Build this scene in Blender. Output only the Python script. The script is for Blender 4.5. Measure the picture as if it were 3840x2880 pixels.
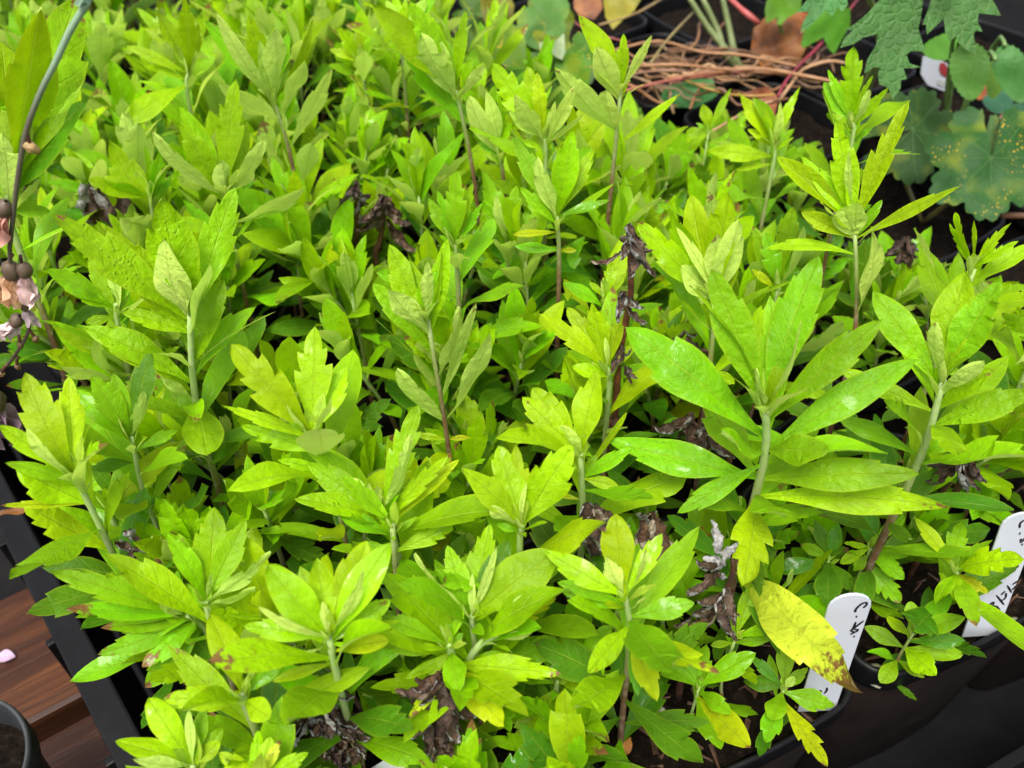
import bpy, bmesh, math, random
from mathutils import Vector, Matrix, noise
R = math.radians
random.seed(7)
rnd = random.Random(11)
scene = bpy.context.scene
for o in list(bpy.data.objects): bpy.data.objects.remove(o)
COL = scene.collection

# ------------------------------------------------------------------ camera, sky, sun, exposure
CAMH = 0.32                      # metres above the pot rims (z = 0)
cam_data = bpy.data.cameras.new('camera'); cam = bpy.data.objects.new('camera', cam_data); COL.objects.link(cam)
cam.location = (0, 0, CAMH); cam.rotation_euler = (R(45), 0, 0)
cam_data.sensor_width = 36; cam_data.angle = R(60)
cam_data.clip_start = 0.01; cam_data.clip_end = 200
cam_data.dof.use_dof = True; cam_data.dof.focus_distance = 0.31; cam_data.dof.aperture_fstop = 14.0
scene.camera = cam
world = bpy.data.worlds.new('World'); scene.world = world; world.use_nodes = True
wn = world.node_tree.nodes; wl = world.node_tree.links
bgn = wn['Background']; sky = wn.new('ShaderNodeTexSky'); sky.sky_type = 'NISHITA'; sky.sun_disc = False
SUN_EL, SUN_AZ = R(68), R(205)
sky.sun_elevation = SUN_EL; sky.sun_rotation = SUN_AZ; sky.air_density = 1.0; sky.dust_density = 4.0; sky.ozone_density = 1.0
hsw = wn.new('ShaderNodeHueSaturation'); hsw.inputs['Saturation'].default_value = .38     # overcast: greyed sky light
wl.new(sky.outputs[0], hsw.inputs['Color']); wl.new(hsw.outputs[0], bgn.inputs[0]); bgn.inputs[1].default_value = 0.09
sd = bpy.data.lights.new('sun', 'SUN'); sd.energy = 1.5; sd.angle = R(25); sd.color = (1.0, 0.97, 0.9)
sun = bpy.data.objects.new('sun', sd); COL.objects.link(sun)
sdir = Vector((math.sin(SUN_AZ)*math.cos(SUN_EL), math.cos(SUN_AZ)*math.cos(SUN_EL), math.sin(SUN_EL)))
sun.rotation_euler = sdir.to_track_quat('Z', 'Y').to_euler()
vs = scene.view_settings; vs.view_transform = 'Standard'; vs.look = 'None'; vs.gamma = 1; vs.use_curve_mapping = False
vs.exposure = 1.58
scene.render.engine = 'CYCLES'; scene.cycles.use_denoising = True; scene.cycles.max_bounces = 6; scene.cycles.diffuse_bounces = 2; scene.cycles.glossy_bounces = 2; scene.cycles.transmission_bounces = 4
scene.cycles.adaptive_threshold = .02
scene.cycles.transparent_max_bounces = 8

# ------------------------------------------------------------------ photograph coordinates -> world rays
FPX = 1920/math.tan(R(30)); C45 = math.sqrt(.5)
CAM = Vector((0, 0, CAMH))
CR = {'A1': (0, 0), 'A2': (1270, 0), 'A3': (2540, 0), 'B1': (0, 950), 'B2': (1270, 950), 'B3': (2540, 950),
      'D1': (0, 1900), 'D2': (1270, 1900), 'D3': (2540, 1900), 'S': None}
KC = 1300/2201
def src(c, x, y):
    if c == 'S': return x, y
    o = CR[c]; return o[0]+x*KC, o[1]+y*KC
def ray(px, py):
    x = (px-1920)/FPX; y = -(py-1440)/FPX
    return Vector((x, C45*(1+y), C45*(-1+y)))
def at(px, py, z):
    r = ray(px, py); return CAM+r*((z-CAMH)/r.z)
def atY(px, py, Y):
    r = ray(px, py); return CAM+r*(Y/r.y)
def proj(p):
    d = p-CAM; dep = d.y*C45-d.z*C45
    return 1920+FPX*d.x/dep, 1440-FPX*(d.y*C45+d.z*C45)/dep

# ------------------------------------------------------------------ object helpers
def tag(o, label=None, cat=None, group=None, kind=None):
    if label: o['label'] = label
    if cat: o['category'] = cat
    if group: o['group'] = group
    if kind: o['kind'] = kind
    return o
def empty(name, loc, label=None, cat=None, group=None):
    o = bpy.data.objects.new(name, None); COL.objects.link(o); o.location = loc; o.empty_display_size = .01
    WM[o.name] = Matrix.Translation(loc)
    return tag(o, label, cat, group)
WM = {}                                            # world matrices by object name (no depsgraph needed)
def link(name, me, parent=None, M=None, color=None):
    o = bpy.data.objects.new(name, me); COL.objects.link(o)
    if M is None: M = Matrix.Identity(4)
    WM[o.name] = M.copy()
    if parent:
        o.parent = parent; o.matrix_local = WM[parent.name].inverted() @ M
    else: o.matrix_world = M
    if color: o.color = color
    return o
def mesh(name, V, F, mat, smooth=True, uv=None):
    me = bpy.data.meshes.new(name); me.from_pydata([tuple(v) for v in V], [], F)
    if smooth: me.polygons.foreach_set('use_smooth', [True]*len(me.polygons))
    if uv is not None:
        ul = me.uv_layers.new(name='uv')
        li = [0]*len(me.loops); me.loops.foreach_get('vertex_index', li)
        flat = []
        for i in li: flat += uv[i]
        ul.data.foreach_set('uv', flat)
    if mat: me.materials.append(mat)
    me.update(); return me
def tube(pts, rads, n=7, uvs=True, cap=True):
    """swept tube through points with parallel frames"""
    V, F, U = [], [], []
    pts = [Vector(p) for p in pts]; m = len(pts)
    t0 = (pts[1]-pts[0]).normalized(); ref = Vector((1, 0, 0)) if abs(t0.x) < .9 else Vector((0, 1, 0))
    nrm = t0.cross(ref).normalized()
    for i, p in enumerate(pts):
        t = (pts[min(i+1, m-1)]-pts[max(i-1, 0)]).normalized()
        nrm = (nrm-t*nrm.dot(t)).normalized(); b = t.cross(nrm)
        r = rads[i] if hasattr(rads, '__len__') else rads
        for k in range(n):
            a = 2*math.pi*k/n
            V.append(p+(nrm*math.cos(a)+b*math.sin(a))*r); U.append((i/(m-1), k/n))
    for i in range(m-1):
        for k in range(n):
            k2 = (k+1) % n
            F.append((i*n+k, i*n+k2, (i+1)*n+k2, (i+1)*n+k))
    if cap:
        F.append(tuple(range(n-1, -1, -1))); F.append(tuple((m-1)*n+k for k in range(n)))
    return V, F, U
def smooth_path(pts, sub=4):
    pts = [Vector(p) for p in pts]; out = []
    for i in range(len(pts)-1):
        p0 = pts[max(i-1, 0)]; p1 = pts[i]; p2 = pts[i+1]; p3 = pts[min(i+2, len(pts)-1)]
        for s in range(sub):
            t = s/sub
            out.append(.5*((2*p1)+(p2-p0)*t+(2*p0-5*p1+4*p2-p3)*t*t+(3*p1-p0-3*p2+p3)*t**3))
    out.append(pts[-1]); return out
def tube_part(name, pts, rads, mat, parent, n=7, color=None, sub=3):
    path = smooth_path(pts, sub) if sub > 1 else [Vector(p) for p in pts]
    if hasattr(rads, '__len__'):
        m = len(path); rr = []
        for i in range(m):
            f = i/(m-1)*(len(rads)-1); a = int(min(f, len(rads)-2)); rr.append(rads[a]+(rads[a+1]-rads[a])*(f-a))
    else: rr = rads
    V, F, U = tube(path, rr, n)
    o0 = Vector(path[0]); me = mesh(name, [v-o0 for v in V], F, mat, True, U)
    return link(name, me, parent, Matrix.Translation(o0), color)

# ------------------------------------------------------------------ materials
class NT:
    def __init__(s, name):
        s.m = bpy.data.materials.new(name); s.m.use_nodes = True; s.t = s.m.node_tree; s.n = s.t.nodes; s.n.clear()
        s.out = s.n.new('ShaderNodeOutputMaterial')
    def N(s, t, **kw):
        n = s.n.new(t)
        for k, v in kw.items(): setattr(n, k, v)
        return n
    def L(s, a, b): s.t.links.new(a, b)
    def setin(s, sock, v):
        if isinstance(v, (int, float)): sock.default_value = v
        elif isinstance(v, tuple): sock.default_value = v if len(v) != 3 or sock.type != 'RGBA' else v+(1,)
        else: s.L(v, sock)
    def math(s, op, a, b=None, c=None, clamp=False):
        n = s.N('ShaderNodeMath', operation=op); n.use_clamp = clamp
        s.setin(n.inputs[0], a)
        if b is not None: s.setin(n.inputs[1], b)
        if c is not None: s.setin(n.inputs[2], c)
        return n.outputs[0]
    def mix(s, f, a, b, blend='MIX'):
        n = s.N('ShaderNodeMix', data_type='RGBA', blend_type=blend); n.clamp_factor = True
        s.setin(n.inputs['Factor'], f); s.setin(n.inputs[6], a); s.setin(n.inputs[7], b); return n.outputs[2]
    def maprange(s, v, a, b, c=0., d=1., smooth=False):
        n = s.N('ShaderNodeMapRange'); n.interpolation_type = 'SMOOTHSTEP' if smooth else 'LINEAR'
        s.setin(n.inputs[0], v)
        for i, x in enumerate((a, b, c, d)): s.setin(n.inputs[i+1], x)
        return n.outputs[0]
    def noise(s, vec, scale, detail=3., rough=.5, dist=0.):
        n = s.N('ShaderNodeTexNoise'); s.setin(n.inputs['Scale'], scale); n.inputs['Detail'].default_value = detail
        n.inputs['Roughness'].default_value = rough; n.inputs['Distortion'].default_value = dist
        if vec is not None: s.L(vec, n.inputs['Vector'])
        return n.outputs['Fac']
    def voronoi(s, vec, scale, feature='F1'):
        n = s.N('ShaderNodeTexVoronoi', feature=feature); s.setin(n.inputs['Scale'], scale)
        if vec is not None: s.L(vec, n.inputs['Vector'])
        return n
    def vec_add(s, a, b):
        n = s.N('ShaderNodeVectorMath', operation='ADD'); s.L(a, n.inputs[0]); s.L(b, n.inputs[1]); return n.outputs[0]
    def ramp(s, f, stops):
        n = s.N('ShaderNodeValToRGB'); e = n.color_ramp.elements
        while len(e) < len(stops): e.new(.5)
        for i, (p, c) in enumerate(stops): e[i].position = p; e[i].color = c+(1,) if len(c) == 3 else c
        s.L(f, n.inputs[0]); return n.outputs[0]
    def bump(s, h, strength, dist):
        n = s.N('ShaderNodeBump'); n.inputs['Strength'].default_value = strength; n.inputs['Distance'].default_value = dist
        s.L(h, n.inputs['Height']); return n.outputs[0]
    def principled(s, **kw):
        n = s.N('ShaderNodeBsdfPrincipled')
        for k, v in kw.items(): s.setin(n.inputs[k], v)
        return n

def leaf_material(name, under=(.76, .92, .22), under_mix=.62, transl=.47, wet=1.0, drops=False, pucker=.0009, vein_scale=8., rough=.46, polar=0, spots=0., spot_col=(.60, .36, .02), net=0., vcol=(.45, .56, .05), vmix=.27):
    """polar = number of palmate veins (UV centred on the petiole); otherwise UV runs base-tip / side-side"""
    t = NT(name); tc = t.N('ShaderNodeTexCoord'); oi = t.N('ShaderNodeObjectInfo'); geo = t.N('ShaderNodeNewGeometry')
    sep = t.N('ShaderNodeSeparateXYZ'); t.L(tc.outputs['UV'], sep.inputs[0]); U = sep.outputs[0]; Vv = sep.outputs[1]
    rn = oi.outputs['Random']; back = geo.outputs['Backfacing']
    shift = t.N('ShaderNodeCombineXYZ'); t.L(t.math('MULTIPLY', rn, 37.), shift.inputs[0]); t.L(t.math('MULTIPLY', rn, 91.), shift.inputs[2])
    ov = t.vec_add(geo.outputs['Position'], shift.outputs[0])
    big = t.noise(ov, 60., 1.); fine = t.noise(ov, 380., 2., .6)
    if polar:
        rad = t.math('SQRT', t.math('ADD', t.math('MULTIPLY', U, U), t.math('MULTIPLY', Vv, Vv))); an = t.math('ARCTAN2', Vv, U)
        ph = t.math('ABSOLUTE', t.math('SINE', t.math('ADD', t.math('MULTIPLY', an, polar/2.), t.math('MULTIPLY', t.math('SINE', t.math('MULTIPLY', rad, 11.)), .12))))
        vein = t.maprange(t.math('MULTIPLY', ph, rad), .022, .006, 0., 1., True); U = rad; s = t.math('MULTIPLY', rad, .6)
    else:
        s = t.math('ABSOLUTE', t.math('MULTIPLY_ADD', Vv, 2., -1.))
        vn2 = t.math('SINE', t.math('MULTIPLY_ADD', t.math('SINE', t.math('MULTIPLY_ADD', U, 9., t.math('MULTIPLY', rn, 40.))), .9, t.math('MULTIPLY', t.math('SUBTRACT', U, t.math('MULTIPLY', s, .17)), vein_scale*6.283)))
        side = t.math('MULTIPLY', t.maprange(vn2, .88, 1., 0., 1., True), t.maprange(s, 1., .25, .15, 1.))
        mid = t.maprange(s, .075, .01, 0., 1., True); vein = t.math('MAXIMUM', mid, t.math('MULTIPLY', side, .5))
    hs = t.N('ShaderNodeHueSaturation'); t.L(oi.outputs['Color'], hs.inputs['Color'])
    t.L(t.maprange(rn, 0., 1., .485, .512), hs.inputs['Hue'])
    t.L(t.math('MULTIPLY', t.maprange(big, .3, .7, .80, 1.2), t.maprange(rn, 0, 1, .88, 1.12)), hs.inputs['Value'])
    c = hs.outputs[0]
    c = t.mix(t.maprange(fine, .40, .75, 0., .35), c, t.mix(.55, c, (.03, .12, .004)))
    if not polar: c = t.mix(t.maprange(s, .80, 1., 0., .30, True), c, t.mix(.5, c, (.6, .62, .03)))
    c = t.mix(t.math('MULTIPLY', vein, vmix), c, vcol)
    if spots:
        sp = t.voronoi(t.vec_add(ov, t.N('ShaderNodeNewGeometry').outputs['Normal']) if False else ov, 420.); m1 = t.math('MULTIPLY', t.maprange(t.math('ADD', sp.outputs['Distance'], t.math('MULTIPLY', fine, .5)), .55, .35, 0., 1., True), t.maprange(t.noise(ov, 55., 2.), .50, .66, 0., 1.))
        c = t.mix(t.math('MULTIPLY', m1, spots), c, spot_col)
        c = t.mix(t.math('MULTIPLY', t.maprange(big, .55, .75, 0., 1.), .5), c, (.20, .22, .01))
    age = t.math('SUBTRACT', 1., oi.outputs['Alpha'])
    brn = t.math('ADD', U, t.maprange(fine, .3, .7, -.14, .14))
    tipm = t.math('MULTIPLY', t.maprange(brn, t.math('SUBTRACT', 1.06, t.math('MULTIPLY', age, .55)), t.math('SUBTRACT', 1.12, t.math('MULTIPLY', age, .5)), 0., 1.), t.math('GREATER_THAN', age, .02))
    dots = t.math('MULTIPLY', t.maprange(fine, .60, .68, 0., 1.), t.math('MULTIPLY', age, t.maprange(U, .25, .8, 0., 1.2)), clamp=True)
    c = t.mix(dots, c, (.26, .13, .01)); c = t.mix(tipm, c, t.mix(big, (.12, .04, .012), (.34, .18, .06)))
    uc = t.mix(under_mix, c, under); uc = t.mix(t.math('MULTIPLY', vein, .28), uc, t.mix(.5, c, (.14, .24, .02))); uc = t.mix(tipm, uc, (.24, .14, .07))
    col = t.mix(back, c, uc)
    wn_ = t.noise(ov, 120., 1., .55)
    film = t.math('MULTIPLY', t.maprange(wn_, .57, .62, 0., 1., True), t.math('MULTIPLY', wet, t.maprange(rn, .3, .9, 0., 1.)))
    ro = t.math('SUBTRACT', t.math('ADD', rough, t.math('MULTIPLY', back, .35)), t.math('MULTIPLY', film, .24), clamp=True)
    h = t.math('ADD', t.math('MULTIPLY', vein, -.28), t.math('MULTIPLY', fine, .7))
    if net:
        vo = t.voronoi(ov, net, 'DISTANCE_TO_EDGE'); h = t.math('ADD', h, t.math('MULTIPLY', t.maprange(vo.outputs['Distance'], 0., .25, 0., 1., True), .5))
        col = t.mix(t.maprange(vo.outputs['Distance'], .10, 0., 0., .22), col, t.mix(.5, col, (.25, .36, .12)))
    if drops:
        dv = t.voronoi(ov, 520.); dr = t.math('MULTIPLY', t.maprange(dv.outputs['Distance'], .33, .10, 0., 1., True), t.maprange(big, .60, .66, 0., 1.))
        h = t.math('ADD', h, t.math('MULTIPLY', dr, .45)); h = t.math('ADD', h, t.math('MULTIPLY', t.noise(ov, 170., 2., .5, 1.2), 1.1))
        film = t.math('MAXIMUM', film, dr); ro = t.math('SUBTRACT', ro, t.math('MULTIPLY', dr, .2), clamp=True)
    bmp = t.bump(h, .85, pucker)
    p = t.principled(**{'Base Color': col, 'Roughness': ro, 'Normal': bmp})
    t.setin(p.inputs['Specular IOR Level'], t.math('SUBTRACT', .19, t.math('MULTIPLY', back, .14)))
    t.setin(p.inputs['Coat Weight'], t.math('MULTIPLY', film, t.math('SUBTRACT', .36, t.math('MULTIPLY', back, .3)))); p.inputs['Coat Roughness'].default_value = .14
    tr = t.N('ShaderNodeBsdfTranslucent'); t.L(t.mix(.4, col, t.mix(.5, c, (.60, .66, .008))) if not polar else col, tr.inputs[0])
    ms = t.N('ShaderNodeMixShader'); ms.inputs[0].default_value = transl
    t.L(p.outputs[0], ms.inputs[1]); t.L(tr.outputs[0], ms.inputs[2]); t.L(ms.outputs[0], t.out.inputs[0]); return t.m

MAT = {}
MAT['leaf'] = leaf_material('lime_leaf')
MAT['wetleaf'] = leaf_material('wet_lime_leaf', drops=True, pucker=.0010, wet=1.2)
MAT['lobed'] = leaf_material('lobed_leaf', under=(.16, .28, .12), transl=.12, wet=0., polar=9, net=230., rough=.55, vcol=(.16, .30, .12))
MAT['rust'] = leaf_material('rust_spotted_leaf', under=(.20, .32, .12), transl=.12, wet=0., polar=8, spots=.9, rough=.55, vcol=(.14, .26, .08))
MAT['dark'] = leaf_material('dark_leaf', under=(.16, .30, .10), transl=.2, wet=.6, polar=6, rough=.48, vcol=(.16, .30, .06))

def stem_material():
    t = NT('shoot_stem'); tc = t.N('ShaderNodeTexCoord'); sep = t.N('ShaderNodeSeparateXYZ'); t.L(tc.outputs['UV'], sep.inputs[0])
    oi = t.N('ShaderNodeObjectInfo'); geo = t.N('ShaderNodeNewGeometry')
    f = t.math('ADD', t.math('SUBTRACT', 1.0, oi.outputs['Alpha']), t.math('ADD', sep.outputs[0], t.maprange(oi.outputs['Random'], 0, 1, -.08, .08)))
    n = t.noise(geo.outputs['Position'], 300., 3.)
    c = t.ramp(f, [(0., (.045, .018, .014)), (.45, (.10, .034, .022)), (.68, (.17, .085, .04)), (.82, (.24, .30, .08)), (1., (.30, .42, .12))])
    c = t.mix(t.maprange(n, .45, .7, 0., .5), c, t.mix(.6, c, (.4, .4, .3)))
    p = t.principled(**{'Base Color': c, 'Roughness': .55, 'Normal': t.bump(n, .5, .0006)}); t.L(p.outputs[0], t.out.inputs[0]); return t.m
MAT['stem'] = stem_material()

def simple(name, stops, scale=120., rough=.6, bump=.5, bd=.0006, detail=4., stretch=None, use_obj=False, coat=0., transl=0., spec=.5):
    t = NT(name); geo = t.N('ShaderNodeNewGeometry'); tc = t.N('ShaderNodeTexCoord'); v = tc.outputs['Object'] if stretch else geo.outputs['Position']
    if stretch:
        mp = t.N('ShaderNodeMapping'); mp.inputs['Scale'].default_value = stretch; t.L(v, mp.inputs[0]); v = mp.outputs[0]
    n = t.noise(v, scale, detail, .6); c = t.ramp(n, stops)
    if use_obj:
        oi = t.N('ShaderNodeObjectInfo'); c = t.mix(1., c, oi.outputs['Color'], 'MULTIPLY')
    p = t.principled(**{'Base Color': c, 'Roughness': rough, 'Normal': t.bump(n, bump, bd), 'Coat Weight': coat, 'Specular IOR Level': spec})
    if transl:
        tr = t.N('ShaderNodeBsdfTranslucent'); t.L(c, tr.inputs[0]); ms = t.N('ShaderNodeMixShader'); ms.inputs[0].default_value = transl
        t.L(p.outputs[0], ms.inputs[1]); t.L(tr.outputs[0], ms.inputs[2]); t.L(ms.outputs[0], t.out.inputs[0])
    else: t.L(p.outputs[0], t.out.inputs[0])
    return t.m
def dead_material():
    t = NT('withered_leaf'); geo = t.N('ShaderNodeNewGeometry'); oi = t.N('ShaderNodeObjectInfo'); n = t.noise(geo.outputs['Position'], 420., 4., .65)
    br = t.ramp(n, [(.3, (.022, .012, .007)), (.55, (.085, .046, .022)), (.75, (.23, .14, .075))]); sv = t.ramp(n, [(.3, (.075, .068, .055)), (.48, (.27, .265, .25)), (.7, (.55, .54, .52))])
    c = t.mix(1., t.mix(t.math('MULTIPLY', geo.outputs['Backfacing'], oi.outputs['Alpha']), br, sv), oi.outputs['Color'], 'MULTIPLY')
    p = t.principled(**{'Base Color': c, 'Roughness': .65, 'Normal': t.bump(n, 1., .0012)}); t.L(p.outputs[0], t.out.inputs[0]); return t.m
MAT['dead'] = dead_material()
MAT['deadstem'] = simple('withered_stem', [(.3, (.022, .010, .007)), (.55, (.08, .03, .014)), (.8, (.22, .10, .04))], 160., .6, .8, .0008, use_obj=True)
MAT['brownleaf'] = simple('brown_dead_leaf', [(.3, (.10, .035, .010)), (.5, (.32, .13, .03)), (.7, (.50, .27, .07))], 70., .6, .8, .001, use_obj=True, transl=.25)
MAT['runner'] = simple('dry_runner', [(.3, (.7, .6, .5)), (.7, (1., 1., 1.))], 120., .5, .5, .0005, use_obj=True)
MAT['plastic'] = simple('black_plastic', [(.35, (.0035, .0035, .004)), (.6, (.006, .006, .007)), (.8, (.014, .012, .011))], 60., .42, .3, .0005, spec=.16)
MAT['tray'] = simple('tray_plastic', [(.35, (.006, .006, .007)), (.8, (.010, .009, .009))], 60., .8, .25, .0004, spec=.03)
MAT['bud'] = simple('bud_skin', [(.3, (.7, .65, .6)), (.7, (1., 1., 1.))], 260., .55, .4, .0005, use_obj=True)
MAT['potwall'] = simple('pot_wall_plastic', [(.35, (.012, .009, .008)), (.6, (.022, .015, .012)), (.8, (.060, .040, .028))], 35., .42, .35, .0006, spec=.35)
MAT['greyplastic'] = simple('grey_plastic', [(.35, (.022, .024, .026)), (.7, (.038, .041, .044))], 90., .42, .25, .0004)
MAT['soil'] = simple('wet_soil', [(.32, (.003, .002, .0015)), (.55, (.009, .006, .004)), (.78, (.028, .019, .013))], 260., .85, 1., .003, 6., spec=.06)
MAT['stone'] = simple('pebble', [(.3, (.16, .15, .10)), (.7, (.40, .38, .28))], 130., .7, .6, .001)
MAT['white'] = simple('white_tag_plastic', [(.3, (.46, .48, .53)), (.7, (.51, .53, .58))], 60., .38, .1, .0002)
MAT['ink'] = simple('black_ink', [(.3, (.006, .006, .008)), (.7, (.012, .012, .014))], 200., .4, .1, .0002)
MAT['stalk'] = simple('green_stalk', [(.3, (.7, .7, .7)), (.7, (1., 1., 1.))], 150., .4, .4, .0005, use_obj=True)
MAT['petal'] = simple('petal', [(.3, (.75, .7, .7)), (.7, (1., 1., 1.))], 200., .6, .5, .0006, use_obj=True, transl=.3)
MAT['earth'] = simple('dark_ground', [(.3, (.010, .009, .008)), (.7, (.035, .028, .022))], 12., .85, 1., .01)

def wood_material():
    t = NT('wet_wood'); tc = t.N('ShaderNodeTexCoord'); oi = t.N('ShaderNodeObjectInfo')
    mp = t.N('ShaderNodeMapping'); t.L(tc.outputs['Object'], mp.inputs[0]); mp.inputs['Scale'].default_value = (4., 60., 60.)
    sh = t.N('ShaderNodeCombineXYZ'); t.L(t.math('MULTIPLY', oi.outputs['Random'], 19.), sh.inputs[0])
    v = t.vec_add(mp.outputs[0], sh.outputs[0])
    n = t.noise(v, 2.2, 6., .62, 1.0); mp2 = t.N('ShaderNodeMapping'); t.L(tc.outputs['Object'], mp2.inputs[0]); mp2.inputs['Scale'].default_value = (1., 3., 3.)
    n2 = t.noise(t.vec_add(mp2.outputs[0], sh.outputs[0]), 14., 3.)
    c = t.ramp(n, [(.25, (.012, .004, .0015)), (.45, (.042, .013, .0035)), (.60, (.085, .027, .006)), (.78, (.15, .056, .013))])
    c = t.mix(t.maprange(n2, .35, .65, .65, 0.), c, t.mix(.75, c, (.03, .010, .006)))
    p = t.principled(**{'Base Color': c, 'Specular IOR Level': .22, 'Roughness': t.maprange(n2, .3, .7, .3, .55), 'Normal': t.bump(n, .6, .0012)})
    t.L(p.outputs[0], t.out.inputs[0]); return t.m
MAT['wood'] = wood_material()

# ------------------------------------------------------------------ bench, ground, tray and pots (the grid runs along GU, GV)
GA = R(35); GU = Vector((math.cos(GA), math.sin(GA), 0)); GV = Vector((-math.sin(GA), math.cos(GA), 0))
def uv2w(u, v, z=0): return GU*u+GV*v+Vector((0, 0, z))
def box_mesh(name, sx, sy, sz, mat, bev=.0, seg=2):
    bm = bmesh.new(); bmesh.ops.create_cube(bm, size=1)
    for v in bm.verts: v.co = Vector((v.co.x*sx, v.co.y*sy, v.co.z*sz))
    if bev: bmesh.ops.bevel(bm, geom=list(bm.edges), offset=bev, segments=seg, profile=.6, affect='EDGES')
    me = bpy.data.meshes.new(name); bm.to_mesh(me); bm.free(); me.materials.append(mat); return me
BENCH = -.128
gm = mesh('ground', [(-40, -40, 0), (40, -40, 0), (40, 40, 0), (-40, 40, 0)], [(0, 1, 2, 3)], MAT['earth'], False)
tag(link('ground', gm, None, Matrix.Translation((0, 0, -.75))), kind='structure')
bench = empty('wooden_bench', uv2w(0, .5, BENCH), 'wet brown wooden plank bench under the black tray at lower left', 'bench')
vb = at(60, 2215, BENCH).dot(GV); PW = vb-at(60, 2790, BENCH).dot(GV); plank_me = box_mesh('plank', 2.2, PW-.007, .022, MAT['wood'], .003)
for i in [-4, -3, -2, -1, 0, 2, 3, 4, 5, 6, 7]:       # one plank is missing: the dark gap at the left edge
    M = Matrix.Translation(uv2w(.35, vb+PW*(i-.5), BENCH-.012+.0006*(i % 3))) @ Matrix.Rotation(GA, 4, 'Z') @ Matrix.Rotation(R(.25*((i*7) % 5-2)), 4, 'Z')
    link('plank', plank_me, bench, M)

def rounded_square(half, rad, bulge=.0, n=5):
    P = []
    for q in range(4):
        a0 = q*math.pi/2; cx = (half-rad)*(1 if q in (0, 3) else -1); cy = (half-rad)*(1 if q in (0, 1) else -1)
        for k in range(n+1):
            a = a0+math.pi/2*k/n; P.append((cx+rad*math.cos(a), cy+rad*math.sin(a)))
        nx = P[-1]; q2 = (q+1) % 4; a1 = a0+math.pi/2
        ncx = (half-rad)*(1 if q2 in (0, 3) else -1); ncy = (half-rad)*(1 if q2 in (0, 1) else -1)
        e = (ncx+rad*math.cos(a1), ncy+rad*math.sin(a1))
        for f in (.25, .5, .75):
            b = bulge*4*f*(1-f); P.append((nx[0]+(e[0]-nx[0])*f+math.cos(a1)*b, nx[1]+(e[1]-nx[1])*f+math.sin(a1)*b))
    return P
def loft(profile, ring):
    """profile: (scale, z) pairs, ring: 2D points at scale 1"""
    V, F = [], []; n = len(ring)
    for s, z in profile: V += [(x*s, y*s, z) for x, y in ring]
    for i in range(len(profile)-1):
        for k in range(n): F.append((i*n+k, i*n+(k+1) % n, (i+1)*n+(k+1) % n, (i+1)*n+k))
    return V, F
RING = rounded_square(.0515, .016, .0022)
wallV, wallF = loft([(.84, -.122), (.86, -.120), (.955, -.014), (.96, -.006)], RING); 
wall_me = mesh('pot_wall', wallV, wallF+[tuple(range(len(RING)-1, -1, -1))], MAT['potwall'])
rimV, rimF = loft([(.962, -.0125), (.992, -.0125), (1., -.0105), (1., -.001), (.992, .0006), (.965, .0006), (.955, -.001), (.945, -.020), (.86, -.115)], RING)
rim_me = mesh('pot_rim', rimV, rimF, MAT['plastic'])
SOILZ = -.012
def soil_mesh(seed):
    V, F, N_ = [], [], 18; rr = random.Random(seed)
    for j in range(N_+1):
        for i in range(N_+1):
            x = (i/N_-.5)*2*.0478; y = (j/N_-.5)*2*.0478
            V.append((x, y, .0045*noise.noise(Vector((x*60+seed, y*60, 0)))+.002*noise.noise(Vector((x*260, y*260, seed)))))
    for j in range(N_):
        for i in range(N_):
            cx = abs((i+.5)/N_-.5)*2; cy = abs((j+.5)/N_-.5)*2
            if cx > .86 and cy > .86: continue
            a = j*(N_+1)+i; F.append((a, a+1, a+N_+2, a+N_+1))
    return mesh('soil', V, F, MAT['soil'])
soils = [soil_mesh(k) for k in range(3)]
POTS = []
def pot(u, v, da, label, group=None, z=0.):
    c = uv2w(u, v, z); e = empty('square_pot', c+Vector((0, 0, -.122)), label, 'pot', group)
    M = Matrix.Translation(c) @ Matrix.Rotation(GA+R(da), 4, 'Z')
    link('wall', wall_me, e, M); link('rim', rim_me, e, M); link('soil', soils[len(POTS) % 3], e, M @ Matrix.Translation((0, 0, SOILZ)))
    POTS.append((c, GA+R(da))); return e
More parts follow.
